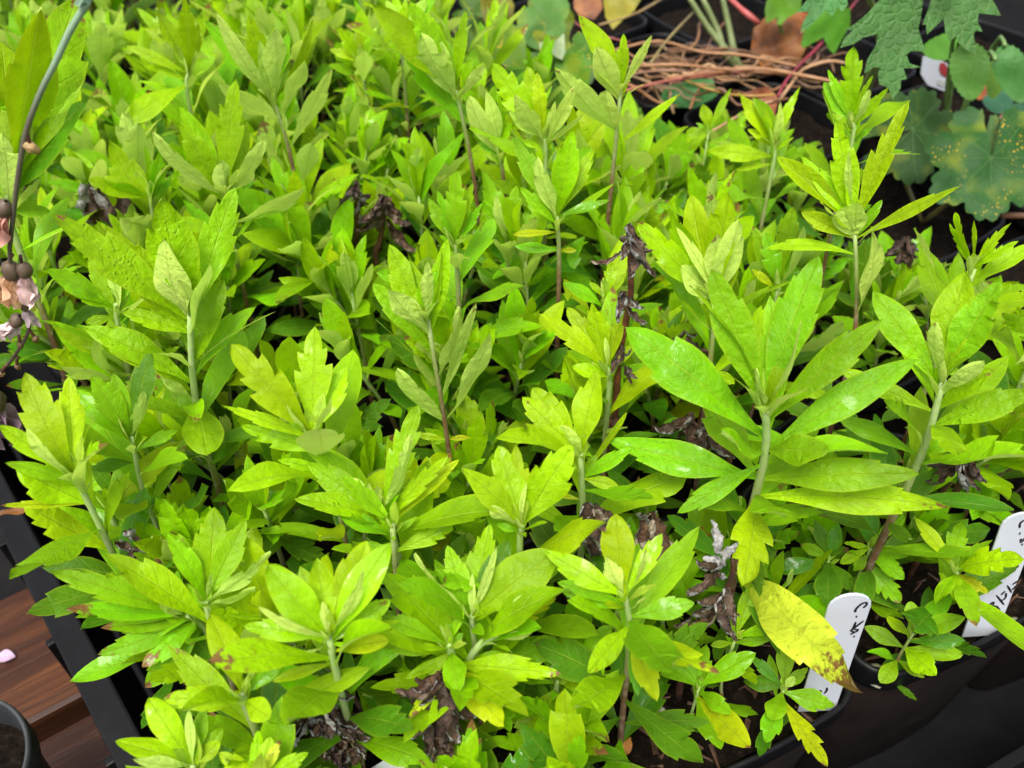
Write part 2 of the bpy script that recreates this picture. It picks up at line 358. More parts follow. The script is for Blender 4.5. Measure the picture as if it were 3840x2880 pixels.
# ------------------------------------------------------------------ leaves
def leaf_mesh(W=.3, teethL=(), teethR=(), tm=.6, fold=.18, arch=.05, curl=.0, wav=.0, twist=0., tip=.8, tail=0., rows=15, cols=(-1, -.62, -.28, 0, .28, .62, 1), mat=None, seed=0, petiole=.11, depth=.28, droop=0.):
    """unit-length leaf from (0,0,0) to (1,0,0); upper face +z. Each tooth is a real notch in the margin."""
    ts = set(i/rows for i in range(rows+1))
    for tk in list(teethL)+list(teethR):
        ts = {t for t in ts if abs(t-tk) > .022 or t in (0, 1)}
    for tk in list(teethL)+list(teethR): ts |= {tk, tk+.012}
    ts = sorted(t for t in ts if 0 <= t <= 1)
    def env(t):
        if t < tm: return petiole+(1-petiole)*math.sin(math.pi/2*t/tm)**1.75 if t > .0 else petiole
        x = (t-tm)/(1-tm); return max(0., (1-x**2.0)**tip*(1-.25*x) if x < 1 else 0.)
    def fac(t, teeth):
        f = 1.
        for tk in teeth:
            if tk < t <= tk+.17: f = min(f, 1-depth*(1-(t-tk-.01)/.17))
        return max(.05, f)
    V, U, F = [], [], []; nc = len(cols); ph = seed*1.7
    for t in ts:
        wl_, wr_ = env(t)*fac(t, teethL), env(t)*fac(t, teethR)
        z0 = arch*math.sin(math.pi*t)-droop*(t**2.2-t)*1.
        a = twist*(t-.25)
        for s in cols:
            w = (wl_ if s > 0 else wr_)*W/2; y = s*w; q = abs(s)
            z = fold*abs(y)-curl*W*q*q*env(t)*.5+wav*q*q*W*math.sin(9*t+ph+(2.1 if s > 0 else 0))*min(1, 3*t)
            z += .012*math.sin(31*t+ph*3)*(1-q)*q*4*W+.03*W*noise.noise(Vector((t*6+seed*9.1, s*2, seed)))
            x = t
            if any(abs(t-tk) < .001 for tk in (teethL if s > 0 else teethR)): x = t+.035*q**3*min(1, depth*3)
            yy = y*math.cos(a)-z*math.sin(a); zz = y*math.sin(a)+z*math.cos(a)
            V.append((x, yy, zz+z0)); U.append((t, (s+1)/2))
    for i in range(len(ts)-1):
        for k in range(nc-1):
            a = i*nc+k; F.append((a, a+nc, a+nc+1, a+1))
    return mesh('leaf', V, F, mat or MAT['leaf'], True, U)

def leaf_matrix(B, d, Nn, L, wscale=1.):
    d = d.normalized(); y = Nn.cross(d).normalized(); n = d.cross(y)
    M = Matrix(((d.x*L, y.x*L*wscale, n.x*L, B.x), (d.y*L, y.y*L*wscale, n.y*L, B.y), (d.z*L, y.z*L*wscale, n.z*L, B.z), (0, 0, 0, 1)))
    return M

# pool of shared leaf shapes for the smaller shoots
def rteeth(r, kind):
    if kind == 0: return ()
    n = 1 if kind == 1 else 2
    return tuple(sorted(round(x, 3) for x in [(.74 if n == 1 else .66)+r.uniform(-.04, .05)]+([.82+r.uniform(-.03, .02)] if n == 2 else [])))
POOL = {}
prr = random.Random(5)
for style, (w0, w1, kinds) in {'n': (.22, .30, (0, 0, 1, 1)), 'r': (.34, .46, (0, 0, 1, 2)), 't': (.27, .36, (2, 1, 1, 2))}.items():
    POOL[style] = []
    for k in range(16):
        kd = kinds[k % 4]
        POOL[style].append(leaf_mesh(W=prr.uniform(w0, w1), teethL=rteeth(prr, kd), teethR=rteeth(prr, max(0, kd-(k % 3 == 0))), tm=prr.uniform(.60, .72), fold=prr.uniform(.05, .4),
            arch=prr.uniform(-.03, .13), curl=prr.uniform(-.1, .25), wav=prr.uniform(0, .12), twist=prr.uniform(-.4, .4), tip=prr.uniform(.6, .95), seed=k, depth=prr.uniform(.2, .42), rows=12,
            cols=(-1, -.55, 0, .55, 1)))
BUDS = [leaf_mesh(W=.34, tm=.5, fold=.5, arch=-.06, seed=60+k, rows=7, cols=(-1, -.5, 0, .5, 1), petiole=.4) for k in range(3)]

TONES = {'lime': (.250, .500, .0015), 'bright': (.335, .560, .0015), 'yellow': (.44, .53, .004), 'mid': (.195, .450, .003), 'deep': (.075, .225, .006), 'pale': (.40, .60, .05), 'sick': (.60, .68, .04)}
def tone(r, name, alpha=1., v=.12):
    c = TONES[name]; f = 1+r.uniform(-v, v); g = r.uniform(-.06, .06)
    return (c[0]*f*(1+g), c[1]*f, c[2]*f, alpha)

def stem_part(e, pts, r0, r1):
    return tube_part('stem', pts, [r0, r1], MAT['stem'], e, 7, (1, 1, 1, .75))
def bud(e, P, A, size, r, n=3):
    for k in range(n):
        az = k*2.4+r.random(); X = A.orthogonal().normalized(); Y = A.cross(X)
        rad = X*math.cos(az)+Y*math.sin(az); d = (A+rad*r.uniform(.12, .35)).normalized(); Nn = (A-d*A.dot(d))
        link('bud_leaf', BUDS[k % 3], e, leaf_matrix(P+rad*.0006, d, Nn if Nn.length > .01 else -rad, size*r.uniform(.6, 1.1)), tone(r, 'pale'))

def filler(P0, h, style, L, nl, r, label=None, tones=('lime', 'lime', 'mid', 'bright', 'deep'), lean=None, cat='plant', group=None, zbase=SOILZ, name='leafy_shoot'):
    """a small shoot: stem, spiral of leaves getting longer downwards, bud"""
    e = empty(name, Vector((P0.x, P0.y, zbase)), label, cat, group)
    ln = lean if lean is not None else Vector((r.uniform(-.25, .25), r.uniform(-.3, .15), 0))
    top = Vector((P0.x, P0.y, zbase))+Vector((ln.x*h, ln.y*h, h)); b = Vector((P0.x, P0.y, zbase-.004)); m = (b+top)/2+Vector((ln.x*h*-.15, ln.y*h*-.15, 0))
    stem_part(e, [b, m, top], .0009+.008*L, .0008)
    A = (top-m).normalized(); az = r.uniform(0, 6.28); t0 = r.choice(tones)
    for i in range(nl):
        f = i/(nl-1); az += 2.4+r.uniform(-.35, .35)
        el = R(82-62*f**.9+r.uniform(-12, 12)); ll = L*(.5+.62*math.sin(math.pi*min(1, .18+f*.75)))*r.uniform(.85, 1.12)
        pos = top+(m-top)*(f*1.25*min(1., .02/h+.5)) if f < .8 else top+(m-top)*min(1.5, f*1.5)
        X = A.orthogonal().normalized(); Y = A.cross(X); rad = X*math.cos(az)+Y*math.sin(az)
        d = rad*math.cos(el)+A*math.sin(el); Nn = A*math.cos(el)-rad*math.sin(el)
        Nn = Matrix.Rotation(r.uniform(-.3, .3), 3, d) @ Nn
        tn = t0 if r.random() < .6 else r.choice(tones)
        if f > .55: tn = r.choice(('mid', 'deep', 'deep'))  # lower leaves toned darker, painting shade into the gaps
        if f > .75 and r.random() < .07: tn = 'yellow'
        al = 1. if r.random() > .12 else r.uniform(.5, .9)
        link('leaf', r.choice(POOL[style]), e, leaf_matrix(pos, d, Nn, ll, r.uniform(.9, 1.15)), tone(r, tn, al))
    bud(e, top-A*.001, A, L*.30, r, 2)
    return e, top

HERO = {}
BARE = {'h6', 'h10', 'h12', 'h30', 'h34', 'h35', 'h37', 'h38', 'h25'}
WETKEYS = {'h11', 'h12', 'h13', 'h1', 'h6', 'h9', 'h5b', 'h3b'}
def hero(key, label, crop, crown, h, low, spec, tones='lime', r=.0014, cat='plant', extra=3, style='n', red=None, group=None, zb=SOILZ, name='leafy_shoot'):
    """a shoot read off the photograph: crown and stem pixel, then 'tipx:tipy:basey[:width][:flags]' for every leaf"""
    rr = random.Random(hash_s(key)); x, y = src(crop, *crown); P = at(x, y, h)
    x2, y2 = src(crop, *low); r2 = ray(x2, y2)
    # the lower stem pixel: the point of its ray that keeps the stem closest to upright
    w = P-CAM; tt = (w.x*r2.x+w.y*r2.y)/(r2.x**2+r2.y**2); Q = CAM+r2*tt
    if Q.z > P.z-.004: Q = Vector((P.x, P.y, P.z-.02))
    if style == 'r': Q = Vector((P.x+(Q.x-P.x)*.3, P.y+(Q.y-P.y)*.3, zb+.35*(P.z-zb))); r = .0009
    Q.z = max(Q.z, zb+.004)
    dirv = (Q-P); dirv.normalize()
    base = Vector((Q.x+dirv.x*.3*(Q.z-zb), Q.y+dirv.y*.3*(Q.z-zb), zb-.004))
    pts = [base, (base+Q)/2+Vector((rr.uniform(-.002, .002), rr.uniform(-.002, .002), 0)), Q, P]
    e = empty(name, Vector((base.x, base.y, zb)), label, cat, group)
    path = smooth_path(pts, 6); tube_part('stem', pts, [r*.85, r*.78, r*.7, r*.55], MAT['stem'], e, 8, (1, 1, 1, 1. if key in BARE else .70))
    A0 = (P-Q).normalized(); n = 0
    pj = [proj(p) for p in path]; Ls = []
    for tok in spec.split():
        f = tok.split(':'); tx, ty, by = float(f[0]), float(f[1]), float(f[2]); wd = None; fl = ''
        for g in f[3:]:
            if g and (g[0].isdigit() or g[0] == '.'): wd = float(g)
            else: fl = g
        sx, sy = src(crop, tx, ty); _, sby = src(crop, 0, by)
        i = min(range(len(path)), key=lambda k: abs(pj[k][1]-sby)); B = path[i]
        A = (path[min(i+1, len(path)-1)]-path[max(i-1, 0)]).normalized()
        rv = ray(sx, sy).normalized(); tc_ = (B-CAM).dot(rv); near = CAM+rv*tc_; Lp = (near-B).length
        th = R(rr.uniform(-12, 18))
        if 'n' in fl: th = R(rr.uniform(28, 40))
        if 'f' in fl: th = R(rr.uniform(-40, -28))
        if 'u' in fl: th = R(rr.uniform(22, 36))
        T = CAM+rv*(tc_-Lp*math.tan(th))
        T.z = max(T.z, zb+.004) if T.z < zb else T.z
        d = T-B; L = d.length; d.normalize(); Nn = A-d*A.dot(d); view = (CAM-B).normalized()
        vperp = (view-d*view.dot(d)).normalized()
        Nn = (Nn.normalized()*.6+vperp*(-.75 if 'u' in fl else .75)) if Nn.length > .05 else vperp*(-1 if 'u' in fl else 1)
        Nn = (Nn-d*Nn.dot(d)).normalized()
        if ('u' in fl) == (Nn.dot(view) > 0): Nn = -Nn
        roll = rr.uniform(-.35, .35)
        if 'e' in fl: roll = rr.choice((-1, 1))*rr.uniform(1.0, 1.25)
        Nn = Matrix.Rotation(roll, 3, d) @ Nn
        W = (wd if wd else (.31 if style == 'n' else .42)*rr.uniform(.9, 1.12))*(.95 if 'e' not in fl and 's' not in fl else 1.)
        kd = 3 if 'T' in fl else 2 if 't' in fl else 0 if 'o' in fl else rr.choice((0, 1, 1, 1))
        if kd == 3: tl = (.55+rr.uniform(-.03, .03), .72+rr.uniform(-.03, .02)); tr = (.60+rr.uniform(-.03, .03), .78+rr.uniform(-.03, .02)); dp = .42
        else: tl = rteeth(rr, kd); tr = rteeth(rr, max(0, kd-(rr.random() < .3))); dp = rr.uniform(.16, .3)
        tn = 'sick' if 's' in fl else 'yellow' if 'y' in fl else 'bright' if 'g' in fl else 'deep' if 'd' in fl else 'pale' if 'p' in fl else 'mid' if 'm' in fl else tones
        al = .54 if 'B' in fl else .8 if 'b' in fl else (1. if rr.random() > .14 else rr.uniform(.8, .93))
        me = leaf_mesh(W=W, teethL=tl, teethR=tr, tm=rr.uniform(.54, .68), fold=rr.uniform(.06, .28) if 'c' not in fl else .75, arch=rr.uniform(.0, .10)*(-1 if 'u' in fl else 1)+(.10 if 'a' in fl else 0), curl=rr.uniform(0, .25),
            wav=rr.uniform(.02, .10)+(.14 if 's' in fl else 0), twist=rr.uniform(-.35, .35), tip=rr.uniform(.62, .85) if 'o' not in fl else .5, rows=20, cols=(-1, -.82, -.55, -.25, 0, .25, .55, .82, 1), seed=n+len(key)*3, depth=dp, mat=MAT['wetleaf'] if key in WETKEYS else None); Ls.append(L)
        lf = link('leaf', me, e, leaf_matrix(B, d, Nn, L), tone(rr, tn, al, .09)); n += 1
        if 's' in fl: lf['label'] = 'yellowed leaf with brown tip'
    bud(e, P-A0*.002, A0, .012 if style == 'n' else .007, rr, 2 if style == 'n' else 3)
    # young leaves crowding the crown
    Lm = sum(Ls)/len(Ls); az = rr.uniform(0, 6.28)
    for k in range(5 if style == 'n' else 2):
        az += 2.4; el = R(rr.uniform(45, 80)); X = A0.orthogonal().normalized(); Y = A0.cross(X); rad = X*math.cos(az)+Y*math.sin(az)
        d = rad*math.cos(el)+A0*math.sin(el); Nn = A0*math.cos(el)-rad*math.sin(el); Nn = Matrix.Rotation(rr.uniform(-.4, .4), 3, d) @ Nn
        link('leaf', rr.choice(POOL['n']), e, leaf_matrix(P-A0*rr.uniform(.001, .010), d, Nn, Lm*rr.uniform(.42, .72)), tone(rr, rr.choice((tones, 'pale', 'lime'))))
    # older leaves lower on the stem, same spiral; deep tones also paint gap shade
    lower = []; tot = (P-base).length; y0 = .012 if key not in BARE else .55*tot; p_ = y0; az = rr.uniform(0, 6.28)
    while p_ < tot*.92:
        acc = 0.; q_ = base
        for i in range(len(path)-1, 0, -1):
            sl = (path[i]-path[i-1]).length
            if acc+sl >= p_: q_ = path[i]+(path[i-1]-path[i])*((p_-acc)/sl); break
            acc += sl
        az += 2.4+rr.uniform(-.3, .3); el = R(rr.uniform(25, 68)-40*(p_/tot)); g = p_/tot
        d = Vector((math.cos(az)*math.cos(el), math.sin(az)*math.cos(el), math.sin(el))); Nn = Vector((0, 0, 1))-d*d.z
        ll = rr.uniform(.030, .046)*(1.-.35*g)*(1. if style == 'n' else .55)
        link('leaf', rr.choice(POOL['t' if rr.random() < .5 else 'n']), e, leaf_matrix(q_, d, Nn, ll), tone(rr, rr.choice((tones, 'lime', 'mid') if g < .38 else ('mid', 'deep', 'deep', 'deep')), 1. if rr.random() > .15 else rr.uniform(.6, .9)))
        p_ += rr.uniform(.0050, .0075) if style == 'n' else .012
    HERO[key] = (e, P); return e
def hash_s(s):
    v = 7
    for ch in s: v = (v*131+ord(ch)) % 1000003
    return v
# ------------------------------------------------------------------ pots
pot(.158, .108, -11, 'black square pot holding the leaning white tag, its front wall nearest')
pot(.2635, .089, -11, 'black square pot at right edge holding the upright white tag')
pot(.052, .124, -9, 'black square pot in lower left corner beside the plank')
pot(.369, .069, -11, 'black square pot at the far right edge of the row')
for j in range(1, 7):
    for i, u in enumerate((.040, .149, .257, .365)):
        pot(u+.006+.002*((i*3+j) % 3-1), .126-.03*(i-1)*max(0, 1-j*.25)*.7+.105*j, ((i*5+j*3) % 5)-2, 'black square pot buried under the lime green foliage', 'pots buried under the foliage')

# ------------------------------------------------------------------ shoots read off the photograph
hero('h11', 'largest glossy shoot with long wet leaves right of the withered stick', 'B3', (560, 1000), .125, (548, 1330), """
 -335:470:1150:.30:m -445:1190:1390:.26 215:100:930:.27:m 80:200:860:.16:e 900:20:950:.30:tm 790:430:980:.16:u 575:480:1000:.30:g
 500:730:1000:.75:uo 1300:420:1090:.24:m 1520:670:1230:.21 960:1250:1240:.48:no 0:1650:1370:.22 1540:1400:1430:.24 1740:1610:1600:.20:gb
 420:2105:1600:.42:gTn 1160:2780:2050:.25:sBnt""", 'mid', r=.0020, extra=4)
hero('h12', 'tall shoot with rolled upright leaves on a pink stem, right of centre', 'A3', (1125, 1440), .135, (1130, 2100), """
 630:995:1380:.22:c 785:990:1340:.22 1010:760:1330:.26:t 1470:640:1400:.19:Tc 1395:820:1400:.08:e 1090:960:1380:.13:u 1795:1180:1520:.15
 1080:1300:1500:.85:uog 1240:1440:1990:.42:u 565:1580:1620:.2:ga 785:1345:1500:.3 1300:1270:1480:.3:m""", 'bright', r=.0013)
hero('h13', 'big broad-leaved shoot with a pale green stem at right edge', 'B3', (1690, 800), .125, (1545, 1290), """
 1240:240:830:.30 1640:285:780:.24:t 1830:110:780:.40 2050:170:800:.36:tm 1640:440:790:.34:u 1735:380:790:.2 1950:680:880:.42:u
 2005:740:1030:.40 2260:880:1130:.34:m 1030:740:1050:.24 1840:1150:1270:.4 1000:1030:1270:.26:m""", 'lime', r=.0019)
hero('h6', 'tall central shoot of pale leaves on a slim reddish stem', 'B2', (565, 420), .135, (690, 1180), """
 320:-60:480:.36 440:0:470:.16:e 560:50:440:.28:u 690:-90:470:.26 650:-10:450:.18:e 300:210:560:.48:u 215:190:660:.26:m 235:420:790:.1:e 770:340:720:.48:u
 870:310:890:.18:u 955:490:1080:.26:u 370:735:1050:.42:u 480:1150:1200:.24:g 840:1170:1210:.28:y 600:1210:1180:.3:m""", 'lime', r=.0013)
hero('h1', 'tall broad-leaved shoot with thick green stem, left of centre', 'B1', (1205, 360), .13, (1240, 930), """
 1020:-349:420:.40 1490:-419:460:.26:t 1050:-99:420:.46:u 610:-209:480:.32 330:-250:430:.28:t 775:375:560:.34:t 530:465:780:.30 1420:170:690:.42:m
 1750:370:690:.12:e 1010:760:960:.36:u 1320:1280:930:.58:no""", 'lime', r=.0018)
hero('h2', 'narrow shoot behind left of the thick-stemmed one, near the dangling flowers', 'B1', (765, 330), .10, (740, 400), """
 290:100:340:.34:t 440:240:370:.34 700:80:330:.32:u 830:190:340:.28 560:30:350:.3 540:440:390:.4:t""", 'lime')
hero('h3', 'dark upright-leaved shoot with a thin red stem at left', 'B1', (835, 1160), .105, (920, 1550), """
 580:780:1150:.42:t 960:620:1130:.30:d 910:870:1150:.42:u 470:860:1190:.34:m 555:1375:1360:.42:d 1130:1120:1260:.3:m 720:760:1150:.28""", 'mid', r=.0012)
hero('h3b', 'single low shoot with one long yellow-green wet leaf, lower left', 'B1', (700, 1610), .075, (720, 1700), """
 1140:1200:1620:.30:g 900:1640:1650:.4:m 480:1480:1640:.4:m 1010:1560:1640:.3:d""", 'bright', extra=2)
hero('h4', 'shoot leaning out over the black rail at left edge', 'B1', (470, 1410), .115, (600, 1660), """
 160:755:1420:.36:t 435:780:1420:.27:t 600:1020:1440:.27:e -10:1090:1400:.26 165:1105:1400:.28:u 110:1370:1590:.58:g 0:1600:1620:.12:yb 30:1330:1500:.25:m""", 'bright', r=.0014)
hero('h5', 'shoot with deeply notched fan of leaves at left centre', 'B1', (1985, 1150), .115, (2110, 1460), """
 1465:570:1130:.34:T 2000:460:1090:.38:T 2200:720:1130:.40:t 1405:965:1200:.16:t 1525:1090:1290:.30:T 1760:1310:1370:.22 1820:960:1130:.20:u 2110:900:1120:.36:pu 1900:1130:1400:.25 2060:880:1140:.3:p""", 'bright', r=.0012)
hero('h5b', 'leafy shoot just right of the deeply notched fan', 'B2', (280, 1640), .10, (340, 1780), """
 70:1440:1600:.70:uT 510:960:1560:.26:T 460:1150:1590:.28:uT 690:1290:1690:.24:Tg 765:1310:1720:.18:yt -200:1330:1640:.32 -280:1560:1700:.28 730:1750:1840:.28:Tg 190:1540:1640:.2""", 'lime', r=.0015)
hero('h7', 'notched shoot just left of the tall withered stick', 'B2', (1700, 730), .095, (1720, 830), """
 1270:385:730:.28:T 1610:300:690:.38:t 1690:530:720:.22:u 1800:400:720:.30 1480:720:800:.4:g 1450:340:650:.3 1900:560:760:.28""", 'bright')
hero('h7b', 'three-pointed leaf cluster behind the notched shoot', 'B2', (1690, 290), .08, (1690, 330), """1740:60:280:.42:T 1420:190:330:.4:m 1830:120:290:.3 1590:180:300:.3""", 'bright')
hero('h8', 'broad paddle-leaved shoot below the withered stick', 'B2', (1535, 1270), .105, (1550, 1640), """
 1230:850:1230:.42:t 1165:910:1280:.36:t 1640:750:1250:.40 1520:945:1200:.22:t 1420:1090:1300:.60:uo 1830:1010:1400:.14:e 1380:1530:1560:.2:yb 1640:1280:1440:.36:m 1870:1240:1430:.3:m 1780:1480:1430:.36""", 'bright', r=.0016)
hero('h9', 'bright shoot with two wide wet leaves, centre of the lower half', 'B2', (1165, 1720), .105, (1150, 1860), """
 780:1365:1720:.34 1015:1220:1690:.44:t 1480:1220:1700:.46:tg 1195:1460:1690:.16:u 960:1600:1720:.60:u 1000:1720:1760:.35:m""", 'bright', r=.0014)
hero('h10', 'shoot with a bare dark red stem near the lower middle', 'D2', (340, 110), .10, (385, 700), """
 0:60:210:.34:m 730:115:310:.34:Tg 130:230:250:.3 500:60:180:.24 200:-60:120:.3 20:-190:130:.34""", 'lime', r=.0015, extra=2)
hero('h14', 'glowing yellow-green shoot at lower left of centre', 'D1', (2085, 820), .105, (2170, 1200), """
 1695:370:810:.42:og 2010:325:790:.40:g 2050:600:800:.28:u 1545:755:840:.30:g 1640:635:830:.14:u 1930:920:860:.16:u 2330:215:830:.40:g 2480:225:850:.30:g
 2310:400:830:.20:u 1730:1110:960:.22:g 2470:850:920:.36:yo 2200:880:880:.32:g 2480:590:880:.34:gtb""", 'bright', r=.0017)
hero('h15', 'low shoot with one tall leaf in front of the left pot edge', 'D1', (1545, 1190), .09, (1560, 1260), """
 1330:680:1180:.38:og 1640:930:1180:.26:u 1035:1220:1230:.34:gb 1715:1340:1230:.62:no 1810:950:1200:.34:m 1480:1010:1190:.3:p 1240:1290:1240:.3""", 'bright', r=.0017)
hero('h16', 'spiky shoot of crossing narrow leaves above the left pot edge', 'D1', (1310, 600), .09, (1330, 700), """
 1045:160:580:.28:t 1130:170:590:.26 1090:340:600:.16:e 1360:0:560:.42:t 1340:420:590:.26:u 1720:290:600:.28:uT 1195:270:640:.18 1560:80:600:.34:t 1400:230:580:.3:m 1620:520:640:.4:u 1690:700:650:.16:e""", 'lime')
hero('h17', 'shoot spilling leftwards over the pot edge with browned leaf ends', 'D1', (1180, 690), .075, (1290, 760), """
 610:460:680:.32:tm 960:550:660:.60:u 1125:400:670:.36:t 320:410:640:.20:t 590:670:690:.26:b 640:770:720:.24:B 620:940:740:.24:b 905:830:700:.30:t 1370:650:700:.42:o 420:650:690:.2:B 770:800:720:.22:b
 900:1020:740:.4:B 920:1150:760:.42:tb""", 'mid', r=.0014)
hero('h18', 'plump-leaved shoot at the bottom left of the crop', 'D1', (1225, 1640), .07, (1240, 1700), """
 940:1215:1600:.36:go 730:1490:1630:.36:g 840:1600:1640:.26:u 1200:1290:1610:.20:u 1420:1400:1600:.36:m 1400:1490:1640:.5:go 1300:1260:1600:.3:m 1120:1280:1600:.3:m""", 'lime')
hero('h18b', 'bright leaf cluster cut off by the bottom edge, left of the shrivelled heads', 'D1', (1640, 1760), .075, (1650, 1840), """1720:1460:1720:.4:go 1640:1420:1740:.34 1960:1560:1760:.34:g 1390:1560:1760:.4:g 1780:1480:1760:.26:sB""", 'bright')
hero('h19', 'tall broad-leaved shoot with silvery young leaves, bottom centre', 'D2', (845, 690), .09, (850, 760), """
 480:300:650:.20:u 610:395:690:.36:m 690:245:660:.36:t 960:110:640:.36:t 1080:215:680:.34:od 850:420:660:.18:u 1000:260:670:.16:u 1370:290:700:.5:o""", 'lime', r=.0013)
hero('h20', 'bushy shoot with rounded front leaves above the shrivelled brown head', 'D2', (690, 880), .085, (720, 950), """
 230:690:880:.26:m 260:880:930:.24:m 810:630:860:.20 640:750:870:.26:u 560:1065:930:.40:o 765:1170:930:.58:no 1165:965:980:.32:o 1410:1060:1010:.26:tgb 790:800:900:.4:m 430:1090:960:.26 440:1350:1010:.22:yB 1050:1390:1010:.36:yn""", 'lime', r=.0017)
hero('h21', 'narrow-leaved shoot on a sideways red stem, bottom centre', 'D2', (1010, 820), .085, (850, 930), """
 800:510:810:.14 1060:580:790:.30:t 1030:690:800:.2:u 1240:780:830:.34:ut 1160:560:800:.20:u 1380:560:830:.42:Tyb""", 'lime', r=.0016)
hero('h22', 'shoot with long spreading leaves beside the twisted silver curls', 'D2', (1815, 570), .10, (1850, 810), """
 1305:275:550:.30:g 1760:40:540:.44:g 1700:310:560:.46:ut 1950:260:560:.20:u 2055:170:570:.30:tg 1415:535:660:.22:m 1390:480:620:.24:m 2260:610:680:.36:m 1580:1060:760:.32:n 2020:1235:820:.32:yn
 1950:570:660:.3:u 1900:1200:850:.3:d""", 'bright', r=.0014)
hero('h23', 'low star of notched leaves above the dark gap between pots', 'D2', (1390, 1100), .045, (1380, 1200), """
 1510:680:1080:.32:t 1740:755:1090:.34:T 1770:1125:1110:.52:T 1110:1510:1160:.40:T 1720:1495:1190:.36:Tgb 1460:1105:1110:.6:np 1240:830:1100:.3:m 1120:1080:1120:.3:m""", 'lime', r=.0014)
hero('h24', 'small rosette with round front leaf beside the leaning white tag', 'D3', (680, 1150), .026, (670, 1220), """
 690:840:1140:.40 420:1110:1160:.44:d 745:1080:1160:.6:u 600:1355:1180:.62:no 1000:1265:1180:.46:t 560:1500:1200:.42:n 955:1655:1220:.24:nyT 470:950:1150:.3:d 830:1020:1140:.4:m""", 'mid', style='r', extra=2)
hero('h25', 'small rosette of spoon leaves between the two white tags', 'D3', (1500, 800), .024, (1440, 930), """
 1480:600:790:.50:o 1330:700:830:.42:og 1190:760:900:.42:m 1740:560:800:.40:mo 1830:700:810:.38:m 1815:940:880:.34:o 1640:1070:890:.58:ng 1290:1120:960:.54:no 1570:1085:960:.40 1830:850:850:.36:d""", 'lime', style='r', extra=0)
hero('h26', 'small notched rosette at the front edge of the nearest pot', 'D3', (140, 1140), .028, (130, 1210), """
 80:840:1130:.52:t 500:930:1150:.40 -10:1040:1150:.48:t 340:1310:1180:.38:n 280:1540:1220:.44:nb 160:1080:1150:.5:p 460:1530:1220:.36:nyb -190:930:1140:.5:t""", 'mid', style='r', extra=1)
hero('h27', 'small upright rosette in front of the silver curls', 'D3', (370, 830), .038, (380, 900), """480:470:820:.28 720:740:840:.30 210:880:850:.34 420:830:840:.5:p 600:840:860:.3:m 290:620:820:.3:m""", 'lime', style='r', extra=2)
hero('h28', 'dark low rosette under the largest shoot, right of centre', 'D3', (970, 320), .030, (980, 390), """
 870:80:310:.36:d 1020:100:310:.42:d 780:240:330:.40:mb 555:400:350:.30:d 960:640:360:.52:dn 1120:540:370:.4:dn 1060:250:320:.4:d""", 'deep', style='r', extra=2)
hero('h28b', 'low toothed leaf cluster between the two white tags, behind the spoon rosette', 'D3', (1230, 260), .036, (1240, 320), """
 1030:360:270:.34:g 1440:460:290:.55:tm 1420:610:330:.50:Tmb 1120:410:290:.5:m 1480:300:290:.4:m 1450:60:260:.34 1060:230:270:.34:g""", 'mid', style='r', extra=2)
hero('h29', 'yellow-tipped shoot leaning beside the tag at right edge', 'D3', (1770, 400), .048, (1760, 480), """
 1500:60:380:.26:g 1640:620:420:.36:n 1985:400:400:.40:T 1975:550:420:.42:Ty 1900:760:440:.36:nm 1760:600:420:.5:n 2000:210:390:.28:m 2200:330:330:.40:gTn""", 'lime', style='n', extra=2)
# upper half
hero('h30', 'tall pale shoot in the upper left with a dark bent stem', 'A1', (1735, 640), .13, (1835, 950), """
 1370:80:620:.17:u 1300:130:650:.24:m 1580:100:600:.26 1735:170:640:.40:u 1640:250:630:.3:u 1840:200:620:.24:m 1985:120:650:.16:e 1930:380:760:.40:u 2110:430:950:.20:u 1800:710:900:.2:u 1390:520:740:.40:u 1910:760:930:.1""", 'lime')
hero('h31', 'bright broad shoot near the top left, beside the dry grass', 'A1', (1200, 460), .11, (1190, 600), """
 990:50:440:.36:g 1170:-20:430:.28 800:290:470:.2 1260:150:450:.3 1290:540:500:.2 1090:260:450:.3:p 980:420:500:.26 760:800:560:.3""", 'bright')
hero('h32', 'big blurred shoot at the upper left edge behind the flower stalk', 'A1', (60, 1230), .13, (60, 1400), """
 250:40:900:.30 490:-20:960:.30 10:270:1000:.40:t 545:640:1290:.46:td 100:560:1000:.3:p 540:420:1000:.26:g -120:500:1100:.4 320:1340:1320:.5:m""", 'lime', r=.0019)
hero('h33', 'shoot with a wide pale leaf, above the thick-stemmed one', 'A1', (1420, 1240), .11, (1450, 1420), """
 965:840:1240:.26:u 1130:670:1210:.32 1500:500:1170:.26:T 1400:1010:1300:.52:u 1140:770:1220:.3 1560:760:1200:.34 1680:880:1230:.24:u 1940:1180:1420:.28:u 1590:1000:1260:.5:u""", 'lime')
hero('h33b', 'low shoot with forked leaf beside the black withered heads, upper left', 'A1', (960, 1240), .085, (960, 1300), """920:920:1180:.22:t 1020:950:1220:.34:m 560:1140:1260:.4:g 640:1130:1250:.4:t 1090:1130:1260:.4:m""", 'lime')
hero('h34', 'shoot with wide pale leaf near the top, left of centre', 'A2', (745, 570), .13, (850, 1070), """
 525:220:600:.46:uT 650:260:590:.40:ut 740:400:590:.14:u 410:290:780:.30:m 430:0:600:.30 810:60:560:.18 680:250:560:.3:m 930:400:640:.24:u 870:420:620:.16 215:30:500:.3""", 'lime')
hero('h34b', 'bright tuft at the top left of centre, partly blurred', 'A2', (400, 190), .12, (400, 280), """215:50:190:.34 300:0:160:.34:p 350:-40:150:.3:g 440:-30:160:.3:g 560:0:180:.4:p""", 'bright')
